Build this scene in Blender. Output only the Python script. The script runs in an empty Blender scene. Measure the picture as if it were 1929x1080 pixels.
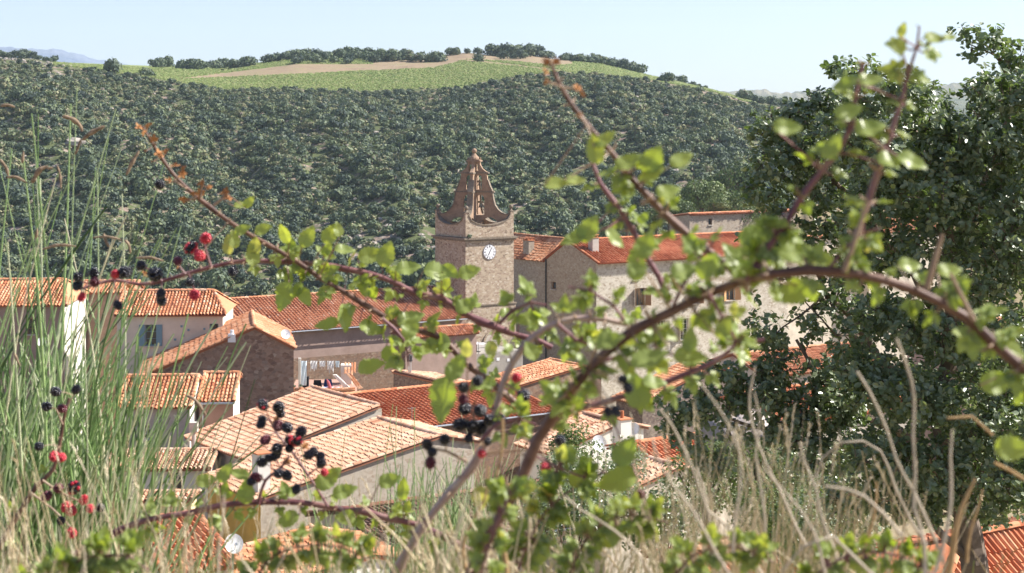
import bpy, math, random
import numpy as np
from mathutils import Vector, Matrix
random.seed(7); RNG = np.random.default_rng(11)
S = bpy.context.scene
COL = S.collection
# ---------------------------------------------------------------- camera
F, CX, HY, CZ = 3200.0, 964.5, 240.0, 45.0        # focal length in photo pixels, centre column, eye-level row, eye height
cam_d = bpy.data.cameras.new('camera'); cam = bpy.data.objects.new('camera', cam_d); COL.objects.link(cam)
S.camera = cam
cam.location = (0, 0, CZ); cam.rotation_euler = (math.radians(90), 0, 0)
cam_d.sensor_width = 36.0; cam_d.lens = 36.0*F/1929.0
cam_d.shift_y = -(540.0-HY)/1929.0
cam_d.clip_start = 0.1; cam_d.clip_end = 60000
cam_d.dof.use_dof = True; cam_d.dof.focus_distance = 20.0; cam_d.dof.aperture_fstop = 10.0
# ---------------------------------------------------------------- light
SUN_EL, SUN_TH = math.radians(43), math.radians(-11)   # elevation; azimuth from +X towards the camera
w = bpy.data.worlds.new('World'); S.world = w; w.use_nodes = True
nt = w.node_tree; bg = nt.nodes['Background']
sky = nt.nodes.new('ShaderNodeTexSky'); sky.sky_type = 'NISHITA'; sky.sun_disc = False
sky.sun_elevation = SUN_EL; sky.sun_rotation = math.radians(90)+SUN_TH
sky.air_density = 1.0; sky.dust_density = 0.6; sky.ozone_density = 2.2; sky.altitude = 300
tc = nt.nodes.new('ShaderNodeMix'); tc.data_type = 'RGBA'; tc.blend_type = 'MULTIPLY'; tc.inputs[0].default_value = 1.0
tc.inputs[7].default_value = (1.04, 0.945, 1.03, 1)          # white balance of the sky light
nt.links.new(sky.outputs[0], tc.inputs[6]); nt.links.new(tc.outputs[2], bg.inputs[0]); bg.inputs[1].default_value = 0.066
sd = bpy.data.lights.new('sun', 'SUN'); sun = bpy.data.objects.new('sun', sd); COL.objects.link(sun)
sd.energy = 5.0; sd.angle = math.radians(0.5); sd.color = (1.0, 0.95, 0.87)
SV = Vector((math.cos(SUN_EL)*math.cos(SUN_TH), -math.cos(SUN_EL)*math.sin(SUN_TH), math.sin(SUN_EL)))
sun.rotation_euler = SV.to_track_quat('Z', 'Y').to_euler()
S.view_settings.view_transform = 'Standard'; S.view_settings.look = 'None'
S.view_settings.exposure = 1.18; S.view_settings.gamma = 1.0
S.cycles.max_bounces = 6; S.cycles.transparent_max_bounces = 8; S.cycles.volume_bounces = 1
S.cycles.use_denoising = True
# ---------------------------------------------------------------- helpers
def P(px, py, Y):
    return Vector(((px-CX)/F*Y, Y, CZ-(py-HY)/F*Y))
def zat(py, Y): return CZ-(py-HY)/F*Y
def reach(p, d, px):                 # distance along horizontal unit d from p until column px
    k = (px-CX)/F
    return (k*p[1]-p[0])/(d[0]-k*d[1])
def V(*a): return np.array(a, float)
def tag(o, label=None, cat=None, group=None, kind=None):
    if label: o['label'] = label
    if cat: o['category'] = cat
    if group: o['group'] = group
    if kind: o['kind'] = kind
    return o
def empty(name, loc, label, cat, group=None, kind=None):
    o = bpy.data.objects.new(name, None); COL.objects.link(o); o.location = loc
    o.empty_display_size = 0.3
    return tag(o, label, cat, group, kind)
class MB:
    """collects vertices, quads and tris with a tint per face and builds ONE mesh object"""
    def __init__(s): s.v=[]; s.f=[]; s.t=[]; s.m=[]; s.n=0
    def add(s, verts, faces, tint=0.5, mat=0):
        verts = np.asarray(verts, float).reshape(-1, 3); faces = np.asarray(faces, int)
        if len(faces) == 0: return
        if faces.shape[1] == 3: faces = np.hstack([faces, faces[:, 2:3]*0-1])
        f = faces.copy(); f[f >= 0] += s.n
        s.v.append(verts); s.f.append(f); s.n += len(verts)
        s.t.append(np.broadcast_to(np.asarray(tint, float), (len(f),)).copy())
        s.m.append(np.broadcast_to(np.asarray(mat, int), (len(f),)).copy())
    def mesh(s, name, mats, smooth=False, origin=None):
        v = np.vstack(s.v); f = np.vstack(s.f); t = np.concatenate(s.t); m = np.concatenate(s.m)
        if origin is not None: v = v-np.asarray(origin)
        me = bpy.data.meshes.new(name)
        cnt = np.where(f[:, 3] < 0, 3, 4)
        me.vertices.add(len(v)); me.vertices.foreach_set('co', v.ravel())
        idx = f.ravel(); idx = idx[idx >= 0]
        me.loops.add(len(idx)); me.loops.foreach_set('vertex_index', idx.astype(np.int32))
        me.polygons.add(len(f))
        st = np.concatenate([[0], np.cumsum(cnt)[:-1]])
        me.polygons.foreach_set('loop_start', st.astype(np.int32)); me.polygons.foreach_set('loop_total', cnt.astype(np.int32))
        me.polygons.foreach_set('material_index', m.astype(np.int32))
        me.polygons.foreach_set('use_smooth', np.full(len(f), smooth, bool))
        a = me.attributes.new('tint', 'FLOAT', 'FACE'); a.data.foreach_set('value', t.astype(np.float32))
        for x in (mats if isinstance(mats, (list, tuple)) else [mats]): me.materials.append(x)
        me.update(calc_edges=True); me.validate()
        return me
    def build(s, name, mats, parent=None, smooth=False, origin=None):
        if parent is not None and origin is None: origin = parent_world(parent)
        me = s.mesh(name, mats, smooth, origin)
        o = bpy.data.objects.new(name, me); COL.objects.link(o)
        if parent is not None: o.parent = parent; o.location = Vector(origin)-parent_world(parent)
        elif origin is not None: o.location = origin
        return o
def parent_world(o):
    p = Vector(o.location); q = o.parent
    while q: p += Vector(q.location); q = q.parent
    return p
def box(mb, c, dx, dy, dz, w, d, h, tint=.5, mat=0):
    """box centred at c with unit axes dx,dy,dz and full sizes w,d,h"""
    c=V(*c); dx=V(*dx)*w/2; dy=V(*dy)*d/2; dz=V(*dz)*h/2
    vs=[c+a*dx+b*dy+e*dz for e in(-1,1) for b in(-1,1) for a in(-1,1)]
    mb.add(vs,[[0,2,3,1],[4,5,7,6],[0,1,5,4],[2,6,7,3],[0,4,6,2],[1,3,7,5]],tint,mat)
def tube(mb, pts, rad, seg=6, tint=.5, mat=0, cap=True):
    pts=np.asarray(pts,float); n=len(pts); rad=np.broadcast_to(np.asarray(rad,float),(n,))
    tg=np.gradient(pts,axis=0); tg/=np.linalg.norm(tg,axis=1)[:,None]+1e-12
    up=V(0.13,1,.07) if abs(tg[0][1])<.8 else V(1,.1,.1)
    a=np.cross(tg,up); a/=np.linalg.norm(a,axis=1)[:,None]+1e-12; b=np.cross(tg,a)
    th=np.arange(seg)/seg*2*math.pi
    vs=pts[:,None,:]+rad[:,None,None]*(a[:,None,:]*np.cos(th)[None,:,None]+b[:,None,:]*np.sin(th)[None,:,None])
    i=np.arange(n-1)[:,None]*seg; j=np.arange(seg)[None,:]; k=(j+1)%seg
    fc=np.stack([i+j,i+k,i+seg+k,i+seg+j],-1).reshape(-1,4)
    vs=vs.reshape(-1,3)
    mb.add(vs,fc,tint,mat)
    if cap:
        for e,o in((0,0),(n-1,(n-1)*seg)):
            mb.add(np.vstack([vs[o:o+seg],pts[e][None]]),[[q,(q+1)%seg,seg] for q in range(seg)],tint,mat)
def smooth_path(pts, step):
    """Catmull-Rom resampling"""
    pts=[np.asarray(p,float) for p in pts]; q=[2*pts[0]-pts[1]]+pts+[2*pts[-1]-pts[-2]]; out=[]
    for i in range(1,len(q)-2):
        n=max(1,int(np.linalg.norm(q[i+1]-q[i])/step))
        for k in range(n):
            t=k/n
            out.append(.5*((2*q[i])+(-q[i-1]+q[i+1])*t+(2*q[i-1]-5*q[i]+4*q[i+1]-q[i+2])*t*t+(-q[i-1]+3*q[i]-3*q[i+1]+q[i+2])*t**3))
    out.append(q[-2]); return np.array(out)
# ---------------------------------------------------------------- materials
def mat(name, rough=.85, spec=.3):
    m=bpy.data.materials.new(name); m.use_nodes=True; n=m.node_tree; b=n.nodes['Principled BSDF']
    b.inputs['Roughness'].default_value=rough; b.inputs['Specular IOR Level'].default_value=spec
    return m,n,b
def N(n,t,**k):
    x=n.nodes.new(t)
    for a,v in k.items():
        if a in x.inputs.keys(): x.inputs[a].default_value=v
        else: setattr(x,a,v)
    return x
def ramp(n,fac,stops,interp='LINEAR'):
    r=n.nodes.new('ShaderNodeValToRGB'); r.color_ramp.interpolation=interp
    e=r.color_ramp.elements
    while len(e)<len(stops): e.new(0.5)
    for i,(p,c) in enumerate(stops): e[i].position=p; e[i].color=(*c,1)
    n.links.new(fac,r.inputs[0]); return r.outputs[0]
def mix(n,fac,a,b,mode='MIX'):
    x=n.nodes.new('ShaderNodeMix'); x.data_type='RGBA'; x.blend_type=mode
    for i,v in((0,fac),(6,a),(7,b)):
        if hasattr(v,'is_linked'): n.links.new(v,x.inputs[i])
        elif i==0: x.inputs[0].default_value=v
        else: x.inputs[i].default_value=(*v,1)
    return x.outputs[2]
def noise(n,scale,detail=4,rough=.6,co=None):
    x=N(n,'ShaderNodeTexNoise',Scale=scale,Detail=detail,Roughness=rough)
    if co is None: co=geo(n)
    n.links.new(co,x.inputs['Vector']); return x.outputs['Fac']
def geo(n):
    for x in n.nodes:
        if x.type=='NEW_GEOMETRY': return x.outputs['Position']
    return n.nodes.new('ShaderNodeNewGeometry').outputs['Position']
def tint(n):
    a=n.nodes.new('ShaderNodeAttribute'); a.attribute_name='tint'; return a.outputs['Fac']
def bump(n,b,h,strength=.5,dist=.05):
    x=N(n,'ShaderNodeBump',Strength=strength,Distance=dist); n.links.new(h,x.inputs['Height']); n.links.new(x.outputs[0],b.inputs['Normal'])
def tile_mat(name, stops, lichen=.25, lcol=(.12,.10,.075), dust=(.62,.42,.28)):
    m,n,b=mat(name,.9,.2)
    c=ramp(n,tint(n),stops)
    c=mix(n,.8,c,mix(n,noise(n,9,5),(.55,.55,.55),(1.25,1.2,1.15)),'MULTIPLY')
    f=ramp(n,noise(n,1.1,6,.75),[(.60-lichen*.35,(0,0,0)),(.78-lichen*.35,(1,1,1))])
    f2=ramp(n,noise(n,14,3),[(.4,(0,0,0)),(.62,(1,1,1))])
    fm=N(n,'ShaderNodeMath',operation='MULTIPLY'); n.links.new(f,fm.inputs[0]); n.links.new(f2,fm.inputs[1])
    c=mix(n,fm.outputs[0],c,lcol)
    n.links.new(c,b.inputs['Base Color']); bump(n,b,noise(n,30,4),.4,.01); return m
def stone_mat(name, cols, mortar, scale=4.2, jam=.5, patch=None, flat=1.0):
    """rubble masonry: Voronoi stones in coursed rows, mortar between"""
    m,n,b=mat(name,.95,.15)
    mp=N(n,'ShaderNodeMapping'); n.links.new(geo(n),mp.inputs[0]); mp.inputs['Scale'].default_value=(1,1,1.55)
    wn=N(n,'ShaderNodeTexNoise',Scale=3.0,Detail=2.0); n.links.new(mp.outputs[0],wn.inputs['Vector'])
    ad=N(n,'ShaderNodeMixRGB'); ad.blend_type='ADD'; ad.inputs[0].default_value=.22
    n.links.new(mp.outputs[0],ad.inputs[1]); n.links.new(wn.outputs['Color'],ad.inputs[2])
    vo=N(n,'ShaderNodeTexVoronoi',Scale=scale); n.links.new(ad.outputs[0],vo.inputs['Vector'])
    ve=N(n,'ShaderNodeTexVoronoi',Scale=scale,feature='DISTANCE_TO_EDGE'); n.links.new(ad.outputs[0],ve.inputs['Vector'])
    sp=N(n,'ShaderNodeSeparateColor'); n.links.new(vo.outputs['Color'],sp.inputs[0])
    c=ramp(n,sp.outputs[0],[(i/(len(cols)-1),x) for i,x in enumerate(cols)])
    e=ramp(n,ve.outputs['Distance'],[(.02,(1,1,1)),(.02+.09*jam,(0,0,0))])
    big=ramp(n,noise(n,.9,5,.7),[(.35,(0,0,0)),(.7,(1,1,1))])
    ef=N(n,'ShaderNodeMath',operation='MAXIMUM'); n.links.new(e,ef.inputs[0])
    bm=N(n,'ShaderNodeMath',operation='MULTIPLY'); n.links.new(big,bm.inputs[0]); bm.inputs[1].default_value=.55 if patch is None else patch
    n.links.new(bm.outputs[0],ef.inputs[1])
    c=mix(n,ef.outputs[0],c,mortar)
    c=mix(n,.75,c,mix(n,noise(n,7,6,.7),(.6,.6,.6),(1.3,1.28,1.25)),'MULTIPLY')
    c=mix(n,.5,c,mix(n,noise(n,.35,4),(.7,.68,.66),(1.2,1.2,1.2)),'MULTIPLY')
    n.links.new(c,b.inputs['Base Color'])
    bump(n,b,e,-.5*flat,.03); return m
def plaster_mat(name,col,var=.18,dirt=(.5,.45,.4),damt=.35,sc=1.2):
    m,n,b=mat(name,.92,.15)
    a=tuple(x*(1-var) for x in col); d=tuple(min(1,x*(1+var)) for x in col)
    c=ramp(n,noise(n,sc,6,.7),[(.3,a),(.7,d)])
    f=ramp(n,noise(n,sc*.45,7,.75),[(.48,(0,0,0)),(.75,(damt,)*3)])
    c=mix(n,f,c,tuple(x*y for x,y in zip(col,dirt)))
    n.links.new(c,b.inputs['Base Color']); bump(n,b,noise(n,25,4),.25,.01); return m
def flat_mat(name,col,rough=.6,spec=.4,metal=0,var=.12,sc=20):
    m,n,b=mat(name,rough,spec); b.inputs['Metallic'].default_value=metal
    c=ramp(n,noise(n,sc,3),[(.3,tuple(x*(1-var) for x in col)),(.7,tuple(min(1,x*(1+var)) for x in col))])
    n.links.new(c,b.inputs['Base Color']); return m
def leaf_mat(name,stops,rough=.45,spec=.4,trans=.3,tcol=(.25,.4,.04),back=None,nsc=None):
    m,n,b=mat(name,rough,spec)
    c=ramp(n,tint(n),stops)
    if nsc: c=mix(n,.6,c,mix(n,noise(n,nsc,4),(.6,.6,.6),(1.35,1.35,1.3)),'MULTIPLY')
    if back:
        g=n.nodes.new('ShaderNodeNewGeometry'); c2=mix(n,g.outputs['Backfacing'],c,back)
    else: c2=c
    n.links.new(c2,b.inputs['Base Color'])
    if trans>0:
        t=N(n,'ShaderNodeBsdfTranslucent'); n.links.new(mix(n,.45,c,tcol),t.inputs[0])
        mx=N(n,'ShaderNodeMixShader'); mx.inputs[0].default_value=trans
        n.links.new(b.outputs[0],mx.inputs[1]); n.links.new(t.outputs[0],mx.inputs[2])
        n.links.new(mx.outputs[0],n.nodes['Material Output'].inputs[0])
    return m
M={}
M['tile_red']=tile_mat('red_tile',[(0,(.34,.095,.045)),(.5,(.58,.21,.10)),(1,(.72,.38,.22))],.12)
M['tile_orange']=tile_mat('orange_tile',[(0,(.36,.13,.065)),(.4,(.60,.27,.14)),(1,(.76,.47,.30))],.18)
M['tile_pale']=tile_mat('pale_tile',[(0,(.34,.15,.09)),(.3,(.62,.34,.215)),(1,(.76,.54,.40))],.17)
M['tile_old']=tile_mat('weathered_tile',[(0,(.24,.09,.05)),(.3,(.50,.19,.09)),(.7,(.68,.33,.19)),(1,(.70,.50,.36))],.16)
M['tile_dark']=tile_mat('dark_tile',[(0,(.12,.06,.045)),(.4,(.27,.12,.07)),(.75,(.32,.2,.14)),(1,(.36,.28,.22))],.55)
M['stone_tower']=stone_mat('tower_stone',[(.20,.145,.11),(.40,.32,.24),(.50,.42,.32),(.30,.21,.16),(.58,.52,.43)],(.44,.36,.275),4.2,.5,.3)
M['stone_grey']=stone_mat('grey_rubble',[(.27,.22,.18),(.38,.32,.25),(.46,.40,.32),(.30,.22,.17),(.48,.44,.37)],(.42,.36,.29),4.2)
M['stone_brown']=stone_mat('brown_rubble',[(.17,.105,.075),(.25,.16,.115),(.31,.21,.15),(.16,.12,.10),(.37,.29,.22)],(.27,.18,.13),4.5,.35)
M['stone_side']=stone_mat('patched_rubble',[(.30,.25,.20),(.44,.38,.31),(.52,.46,.38),(.36,.27,.20),(.55,.50,.42)],(.50,.44,.36),4.6,.6,1.0)
M['stone_gable']=stone_mat('reddish_rubble',[(.20,.12,.09),(.30,.19,.14),(.37,.26,.20),(.17,.11,.09),(.43,.34,.27)],(.32,.21,.155),3.6,.4,.6)
M['stone_dark']=stone_mat('dark_rubble',[(.12,.09,.08),(.22,.17,.14),(.31,.25,.20),(.15,.11,.10),(.38,.33,.28)],(.24,.19,.16),5.5,.5,.15)
M['stone_white']=stone_mat('pale_rubble',[(.40,.34,.27),(.56,.51,.43),(.62,.58,.50),(.33,.27,.20),(.68,.64,.56)],(.55,.50,.42),3.6,.8,.4)
M['dressed']=plaster_mat('dressed_stone',(.34,.235,.165),.25,(.4,.38,.36),.7,3)
M['cornice']=plaster_mat('cornice_stone',(.22,.18,.14),.35,(.5,.45,.4),.6,6)
M['pl_grey']=plaster_mat('grey_render',(.47,.42,.36))
M['pl_beige']=plaster_mat('beige_render',(.62,.55,.45))
M['pl_cream']=plaster_mat('cream_render',(.66,.60,.50),.08)
M['pl_white']=plaster_mat('white_render',(.76,.72,.65),.06,damt=.2)
M['pl_pink']=plaster_mat('pink_render',(.42,.25,.19),.12)
M['pl_mauve']=plaster_mat('mauve_render',(.36,.26,.22),.15)
M['pl_brown']=plaster_mat('brown_render',(.33,.22,.16),.22,(.6,.5,.5),.6,2)
M['pl_yellow']=plaster_mat('yellow_render',(.66,.40,.10),.1)
M['pl_paleyel']=plaster_mat('pale_yellow_render',(.72,.62,.34),.08)
M['cement']=plaster_mat('cement',(.50,.46,.41),.12)
M['mortar']=plaster_mat('mortar',(.62,.56,.47),.15)
M['glass']=flat_mat('window_glass',(.03,.035,.04),.12,.6,sc=2)
M['dark']=flat_mat('interior_shade',(.03,.025,.022),.9,.1)
M['frame_white']=flat_mat('white_paint',(.72,.71,.68),.5)
M['frame_wood']=flat_mat('wood',(.30,.17,.09),.6)
M['shut_cream']=flat_mat('cream_shutter',(.66,.60,.45),.6)
M['shut_blue']=flat_mat('blue_shutter',(.16,.29,.36),.6)
M['shut_orange']=flat_mat('wood_shutter',(.55,.30,.14),.6)
M['metal']=flat_mat('zinc',(.45,.46,.47),.35,.5,.7)
M['metal_dark']=flat_mat('dark_iron',(.05,.05,.05),.5,.4,.3)
M['dish']=flat_mat('dish_white',(.74,.74,.75),.4)
M['bronze']=flat_mat('bell_bronze',(.20,.17,.12),.4,.5,.6)
M['white']=flat_mat('white_enamel',(.80,.80,.82),.3)
M['ink']=flat_mat('black_numeral',(.035,.035,.06),.5)
def cloth(name,c): return flat_mat(name,c,.9,.1)
# ================================================================ TERRAIN
GY=[-40,-4,0,3,6,12,25,50,80,120,170,215,250,275]
GZ=[44.4,43.7,43.4,43.2,42.6,40.2,36.0,28.2,24.0,20.0,17.5,12.0,10.0,12.0]
def gz(Y): return float(np.interp(Y,GY,GZ))
# the hill across the valley: rows by column of the photograph
SKX=[-500,-60,0,60,105,200,280,420,560,700,830,880,940,1000,1050,1130,1210,1280,1340,1400,1480,1560,1700,2000,2400]
SKY_=[92,100,108,110,117,121,124,127,108,107,105,100,105,104,112,120,140,156,170,186,200,212,228,260,300]
VLX=[-500,0,100,200,300,420,560,640,700,800,870,920,990,1060,1130,1200,1280,1345,1400,1560,2000,2400]
VLY=[96,112,122,135,150,168,168,172,172,168,163,153,142,136,141,149,161,174,191,216,266,306]
YT,YV,YB=650.0,520.0,262.0
def hill_z(px,Y):
    sk=np.interp(px,SKX,SKY_); vl=np.interp(px,VLX,VLY); bs=560.0
    z0=CZ-(bs-HY)/F*YB; z1=CZ-(vl-HY)/F*YV; z2=CZ-(sk-HY)/F*YT
    z=np.where(Y<YV, z0+(z1-z0)*((Y-YB)/(YV-YB))**1.0, z1+(z2-z1)*(Y-YV)/(YT-YV))
    # gully relief across the slope, fading towards the vineyard and the foot
    t=np.clip((Y-YB)/(YV-YB),0,1); env=np.sin(np.pi*t)
    z=z+env*(2.6*np.sin(px/95.+Y/60.)+1.6*np.sin(px/41.-Y/33.)+1.0*np.sin(px/23.+Y/17.))
    back=np.clip(Y-YT,0,None)
    return z-back*back*0.0012-back*.05
def ground_material():
    m,n,b=mat('dry_soil',.95,.1)
    c=ramp(n,noise(n,.35,7,.7),[(.3,(.20,.15,.09)),(.5,(.30,.24,.15)),(.7,(.16,.17,.07))])
    c=mix(n,.6,c,mix(n,noise(n,6,5),(.5,.5,.5),(1.4,1.4,1.4)),'MULTIPLY')
    n.links.new(c,b.inputs['Base Color']); bump(n,b,noise(n,3,5),.5,.1); return m
def grid_mesh(name,px,Y,Zf,m,kind='structure',mb=None):
    PX,YY=np.meshgrid(px,Y); Z=Zf(PX,YY); X=(PX-CX)/F*YY
    v=np.stack([X,YY,Z],-1).reshape(-1,3); c=len(px); r=len(Y)
    i=np.arange(r-1)[:,None]*c+np.arange(c-1)[None,:]
    mb=MB(); mb.add(v,np.stack([i,i+1,i+c+1,i+c],-1).reshape(-1,4))
    return tag(mb.build(name,m,smooth=True),kind=kind)
gm=ground_material()
mb=MB()
xs=np.linspace(-190,190,96); ys=np.concatenate([np.linspace(-40,30,36),np.linspace(34,275,60)])
XX,YY=np.meshgrid(xs,ys); ZZ=np.interp(YY,GY,GZ)+.25*np.sin(XX*.5+YY*.3)*np.clip(YY/20,0,1)
ZZ=ZZ-np.clip(np.abs(XX)-120,0,None)*.1
i=np.arange(len(ys)-1)[:,None]*len(xs)+np.arange(len(xs)-1)[None,:]
mb.add(np.stack([XX,YY,ZZ],-1).reshape(-1,3),np.stack([i,i+1,i+len(xs)+1,i+len(xs)],-1).reshape(-1,4))
tag(mb.build('ground',gm,smooth=True),kind='structure')
# hill soil with its fields: rows of the zone attribute are real colour differences of the ground
def hill_mat():
    m,n,b=mat('hill_soil',.95,.1)
    soil=ramp(n,noise(n,.06,6,.7),[(.3,(.18,.13,.11)),(.55,(.26,.19,.16)),(.75,(.34,.27,.24))])
    rock=ramp(n,noise(n,.35,5,.75),[(.54,(0,0,0)),(.66,(1,1,1))])
    soil=mix(n,rock,soil,(.42,.37,.34))
    scrub=ramp(n,noise(n,.25,5,.7),[(.40,(0,0,0)),(.5,(1,1,1))])
    soil=mix(n,scrub,soil,mix(n,noise(n,1.2,3),(.06,.075,.035),(.12,.14,.06)))
    vine=ramp(n,noise(n,.5,5,.7),[(.3,(.15,.19,.075)),(.55,(.22,.26,.10)),(.75,(.31,.27,.16))])
    bare=ramp(n,noise(n,.09,6,.7),[(.3,(.20,.15,.10)),(.5,(.28,.21,.14)),(.7,(.21,.20,.10))])
    z=tint(n)
    c=mix(n,ramp(n,z,[(.25,(0,0,0)),(.26,(1,1,1))],'CONSTANT'),soil,vine)
    c=mix(n,ramp(n,z,[(.7,(0,0,0)),(.75,(1,1,1))],'CONSTANT'),c,bare)
    n.links.new(c,b.inputs['Base Color']); bump(n,b,noise(n,.8,5),.6,.5); return m
hpx=np.linspace(-420,2350,260); hY=np.concatenate([np.linspace(YB-56,YV,80)[:-1],np.linspace(YV,YT,60)[:-1],np.linspace(YT,900,26)])
PX,YY=np.meshgrid(hpx,hY); ZZ=hill_z(PX,np.maximum(YY,YB)); ZZ=np.where(YY<YB,ZZ-(YB-YY)*.25,ZZ)
X=(PX-CX)/F*YY
def zone(px,Y):
    """0 scrub, .5 vineyard, 1 bare field or track"""
    w=6*math.sin(px/37.)+3*math.sin(px/11.)
    if Y<YV+w*.3 or px<100+(Y-YV)*.0+w: return 0.
    t=(Y-YV)/(YT-YV); py=HY-(hill_z(px,Y)-CZ)*F/Y
    if 330<px<760:                              # ploughed wedge below the tree line
        lo=np.interp(px,[330,430,560,700,760],[150,146,140,133,129]); hi=np.interp(px,[330,430,560,700,760],[149,137,121,121,126])
        if hi<py<lo: return 1.
    if px>=700 and py<np.interp(px,[700,820,880,960,1050,1100],[134,128,112,116,124,120]) and px<1080: return 1.
    if 860<px<1060 and abs(py-np.interp(px,[860,940,1060],[112,120,134]))<1.6: return 1.
    if 1180<px<1330 and abs(py-np.interp(px,[1180,1250,1330],[154,152,150]))<1.2: return 1.
    if px>1420: return 0.
    return .5
c=len(hpx); r=len(hY); i=np.arange(r-1)[:,None]*c+np.arange(c-1)[None,:]
cpx=(PX[:-1,:-1]+PX[1:,1:])/2; cY=(YY[:-1,:-1]+YY[1:,1:])/2
zt=np.array([zone(a,b) for a,b in zip(cpx.ravel(),cY.ravel())])
mb=MB(); mb.add(np.stack([X,YY,ZZ],-1).reshape(-1,3),np.stack([i,i+1,i+c+1,i+c],-1).reshape(-1,4),zt)
tag(mb.build('hillside',hill_mat(),smooth=True),kind='structure')
# far relief
def far_mat(name,a,b_,sc):
    m,n,b=mat(name,.95,.1)
    n.links.new(ramp(n,noise(n,sc,7,.75),[(.35,a),(.65,b_)]),b.inputs['Base Color']); bump(n,b,noise(n,sc*2,6,.7),.7,30); return m
def ridge(name,xs,ys,Yc,depth,m,rough,base=-40):
    px=np.arange(xs[0],xs[-1],4.0); Y=np.linspace(Yc-depth,Yc+depth,22)
    def Z(px,Y):
        top=CZ-(np.interp(px,xs,ys)-HY)/F*Yc
        t=1-np.abs(Y-Yc)/depth
        nn=rough*(np.sin(px/19.+Y/Yc*40)+.6*np.sin(px/7.3-Y/Yc*90)+.4*np.sin(px/3.1+Y/Yc*33))*np.sqrt(np.clip(t,0,1))
        return base+(top-base)*np.clip(t,0,1)**.8+nn
    return grid_mesh(name,px,Y,Z,m)
ridge('mountain',[-900,-500,-200,-60,0,40,100,150,190,240,300,380],[150,110,95,88,85,84,88,97,107,119,135,170],4800,1600,far_mat('haze_blue_limestone',(.09,.12,.20),(.17,.19,.25),.004),2.5)  # mountain rock coloured blue, the haze of distance put into it
ridge('far_hills',[1150,1300,1360,1450,1560,1640,1760,1800,1860,1929,2300,2700],[200,172,165,168,167,164,158,154,150,152,150,160],3000,900,far_mat('far_scrub',(.07,.09,.05),(.26,.23,.17),.009),3)
ridge('far_plain',[-1200,0,900,1200,1500,2000,2900],[200,196,190,186,184,180,190],2600,1500,far_mat('far_fields',(.06,.08,.04),(.20,.19,.12),.012),1.5)
ridge('knoll',[1060,1120,1200,1300,1400,1500,1700,1900,2100],[640,480,436,408,392,378,380,400,520],232,24,gm,.3,base=7)
# ================================================================ HILL TREES
def crown(rng,nq,lobes,sz,flat=.8,size=(.30,.55)):
    """leaf clumps spread through overlapping lobes; unit radius crown"""
    vs=[];fs=[];ts=[]
    ctr=[]
    for _ in range(lobes):
        a=rng.uniform(0,2*math.pi); d=rng.uniform(.1,.5)
        ctr.append((d*math.cos(a),d*math.sin(a),rng.uniform(.25,.85)*flat,rng.uniform(.32,.58),rng.uniform(.0,1)))
    ctr.append((0,0,.6*flat,.62,.5))
    for _ in range(nq):
        c=ctr[rng.integers(len(ctr))]
        d=rng.normal(size=3); d/=np.linalg.norm(d); d[2]=abs(d[2])*1.0-.25 if rng.random()<.8 else d[2]
        p=V(c[0],c[1],c[2])+d*c[3]*rng.uniform(.72,1.05)*V(1,1,.85)
        n=d+rng.normal(size=3)*.34; n/=np.linalg.norm(n)
        u=np.cross(n,rng.normal(size=3)); u/=np.linalg.norm(u); v=np.cross(n,u)
        s=rng.uniform(*size)*sz
        k=len(vs)*4
        vs.append([p-u*s-v*s*.5,p+u*s*.3-v*s,p+u*s+v*s*.5,p-u*s*.3+v*s])
        ts.append(np.clip(c[4]*.55+rng.uniform(0,.45),0,1))
    v=np.array(vs).reshape(-1,3); f=np.arange(len(v)).reshape(-1,4)
    crown.last=ctr
    return v,f,np.array(ts)
M['scrub']=leaf_mat('scrub_foliage',[(0,(.034,.050,.048)),(.3,(.072,.098,.078)),(.6,(.125,.160,.095)),(.85,(.19,.225,.10)),(.93,(.20,.16,.14)),(1,(.25,.24,.13))],.6,.2,.15,(.12,.2,.03))
M['bark']=plaster_mat('bark',(.16,.125,.10),.35,sc=9)
rng=np.random.default_rng(5)
CR=[crown(rng,270,6,.24) for _ in range(8)]
CRH=[];CRL=[]
for _ in range(5): CRH.append(crown(rng,560,7,.19)); CRL.append(list(crown.last))
trunk_v=None
def tree_mesh(cr,lobes):
    mb=MB(); mb.add(cr[0],cr[1],cr[2],0)
    for c in lobes: tube(mb,[(.03,0,.1),(c[0]*.6,c[1]*.6,c[2]*.7+.1),(c[0],c[1],c[2])],[.05,.03,.015],4,.5,1)
    tube(mb,[(0,0,-.35),(0.02,0,.1),(.05,.03,.45)],[.07,.05,.03],5,.5,1); return mb.mesh('hill_tree',[M['scrub'],M['bark']])
THM=[tree_mesh(c,l) for c,l in zip(CRH,CRL)]
def hz(px,Y): return float(hill_z(px,Y))
trees=[]            # (px,Y,r)
def ok(px,Y):
    if Y>YV-4: return False
    py=HY-(hz(px,Y)-CZ)*F/Y
    d=.5+.5*math.sin(px/61.+Y/23.)*math.sin(px/27.-Y/31.+2)
    p=.97 if d>.3 else .42
    if 560<px<840 and 430<py<500: p*=.3
    if px<170 and py<170: p*=.45
    if px<330 and 200<py<300 : p*=.8
    return rng.random()<p
cell={}
tries=0
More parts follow.
